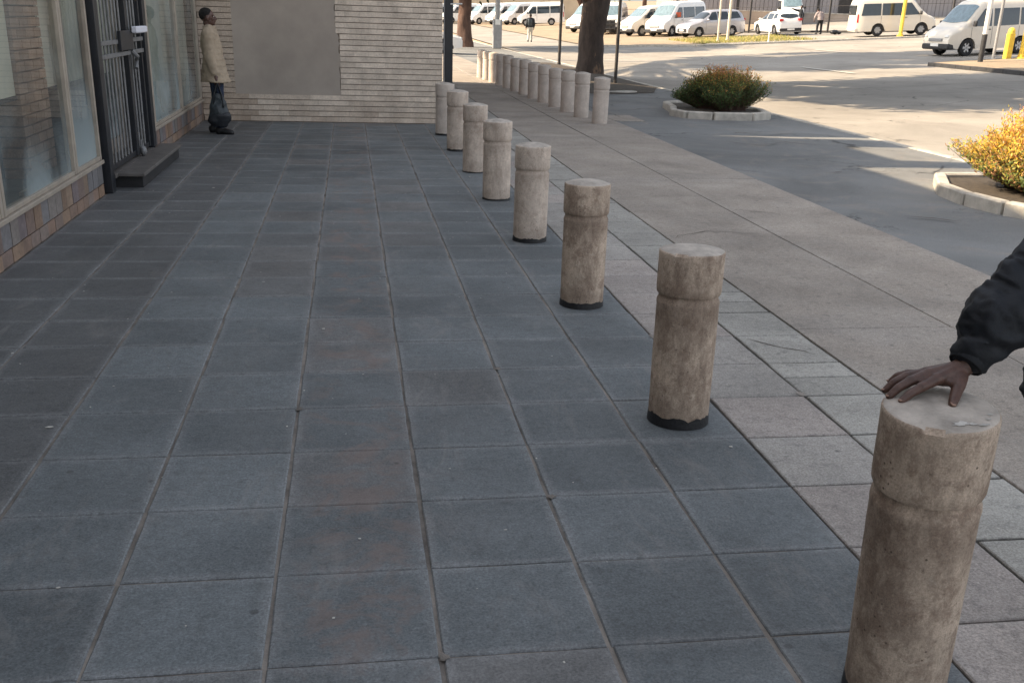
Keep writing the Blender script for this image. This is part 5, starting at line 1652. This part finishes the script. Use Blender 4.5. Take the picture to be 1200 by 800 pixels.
# man behind the hatchback, one arm raised
x, y = 31.6, 64.8; gz_ = terr(x, y)-.03
J = dict(root=(x, y, gz_), head=(0, 0, 1.62), neck=(0, 0, 1.46), chest=(0, 0, 1.27), pelvis=(0, 0, .94), look=(-1, -.2, 0),
  shR=(-.05, .17, 1.40), shL=(-.05, -.18, 1.40), elR=(-.33, .2, 1.44), wrR=(-.57, .15, 1.52), elL=(.05, -.27, 1.12), wrL=(.0, -.27, .88),
  hipR=(0, .09, .9), hipL=(0, -.09, .9), knR=(0, .1, .49), knL=(0, -.1, .49), anR=(0, .12, .085), anL=(.02, -.12, .085))
human('person in black behind the white hatchback with one arm stretched out', J, dict(top=M['jacket'], legs=M['jacket'], shoe=M['leather']), .02, (-1, -.2, 0), bodyvox=.012)
# bending person in grey top
x, y = 31.7, 62.0; gz_ = terr(x, y)-.03
J = dict(root=(x, y, gz_), head=(-.12, .12, 1.43), neck=(-.08, .06, 1.32), chest=(-.03, .02, 1.15), pelvis=(.03, -.04, .88), look=(-.4, .8, -.5),
  shR=(.13, .05, 1.27), shL=(-.22, .04, 1.26), elR=(.27, .05, 1.02), wrR=(.30, .16, .84), elL=(-.32, .08, 1.0), wrL=(-.28, .2, .84),
  hipR=(.12, -.04, .84), hipL=(-.07, -.04, .84), knR=(.16, .03, .46), knL=(-.10, .05, .46), anR=(.17, .0, .085), anL=(-.12, .0, .085))
human('person in a grey top and dark trousers stooping beside the white hatchback', J, dict(top=M['greytop'], legs=M['jacket'], shoe=M['leather']), .02, (-.1, 1, 0), bodyvox=.012)
bm = bmesh.new(); ellipsoid(bm, (0, 0, .12), .3, .2, .14); ellipsoid(bm, (.3, .02, .09), .2, .16, .1)
o = blend('dark_sack', bm, M['bagdark'], .03, 2, None, lambda co: .03*noise.noise(co*6)); x, y = 32.7, 61.8; o.location = (x, y, terr(x, y)-.05); tag(o, 'dark sack lying on the ground beside the stooping person', 'sack')
bm = bmesh.new(); box(bm, -.35, .35, -.25, .25, 0, .42, .05); o = obj('crate', bm, M['yellow']); x, y = 38.0, 66.5; o.location = (x, y, terr(x, y)-.12)
tag(o, 'yellow orange crate on the ground in the yard behind the fence', 'crate')

# ------------------------------------------------------------------ light, sky, camera
sun_dir = Vector((-1.0, 0.13, 0)).normalized(); EL = 38.0
sd = bpy.data.lights.new('sun', 'SUN'); sd.energy = 5.0; sd.angle = R(0.55); sd.color = (1.0, 0.80, 0.56)
so = bpy.data.objects.new('sun', sd); COL.objects.link(so)
dvec = Vector((sun_dir.x*math.cos(R(EL)), sun_dir.y*math.cos(R(EL)), math.sin(R(EL))))
so.rotation_euler = dvec.to_track_quat('Z', 'Y').to_euler(); so.location = (-30, 10, 40)
w = bpy.data.worlds.new('World'); scene.world = w; w.use_nodes = True
nt = w.node_tree; bgn = nt.nodes['Background']
sky = nt.nodes.new('ShaderNodeTexSky'); sky.sky_type = 'NISHITA'; sky.sun_disc = False
sky.sun_elevation = R(EL); sky.sun_rotation = math.atan2(sun_dir.x, sun_dir.y)
sky.air_density = 1.0; sky.dust_density = 2.0; sky.ozone_density = 1.0
hs = nt.nodes.new('ShaderNodeHueSaturation'); hs.inputs['Saturation'].default_value = 0.36
nt.links.new(sky.outputs[0], hs.inputs['Color']); nt.links.new(hs.outputs[0], bgn.inputs[0]); bgn.inputs[1].default_value = 0.15

cam = bpy.data.cameras.new('camera'); co = bpy.data.objects.new('camera', cam); COL.objects.link(co)
cam.sensor_fit = 'HORIZONTAL'; cam.sensor_width = 36.0
cam.lens = 1178.64767/1200*36
cam.shift_x = 0.0; cam.shift_y = 60.0/1200
cam.clip_start = 0.05; cam.clip_end = 2000
yaw, pitch, roll = 0.162467937, -0.357400121, 0.0329501047
F = Vector((math.sin(yaw)*math.cos(pitch), math.cos(yaw)*math.cos(pitch), math.sin(pitch)))
R0 = Vector((math.cos(yaw), -math.sin(yaw), 0)); U0 = R0.cross(F)
Rr = R0*math.cos(roll)+U0*math.sin(roll); Uu = -R0*math.sin(roll)+U0*math.cos(roll)
co.matrix_world = Matrix.Translation((3.55796765*T, -6.90918966*T, 3.47812561*T)) @ Matrix((Rr, Uu, -F)).transposed().to_4x4()
scene.camera = co
scene.view_settings.view_transform = 'Standard'; scene.view_settings.look = 'None'; scene.view_settings.exposure = 0; scene.view_settings.gamma = 1
scene.render.engine = 'CYCLES'
scene.cycles.use_denoising = True
scene.cycles.film_exposure = 2.2
scene.cycles.max_bounces = 8; scene.cycles.transparent_max_bounces = 12
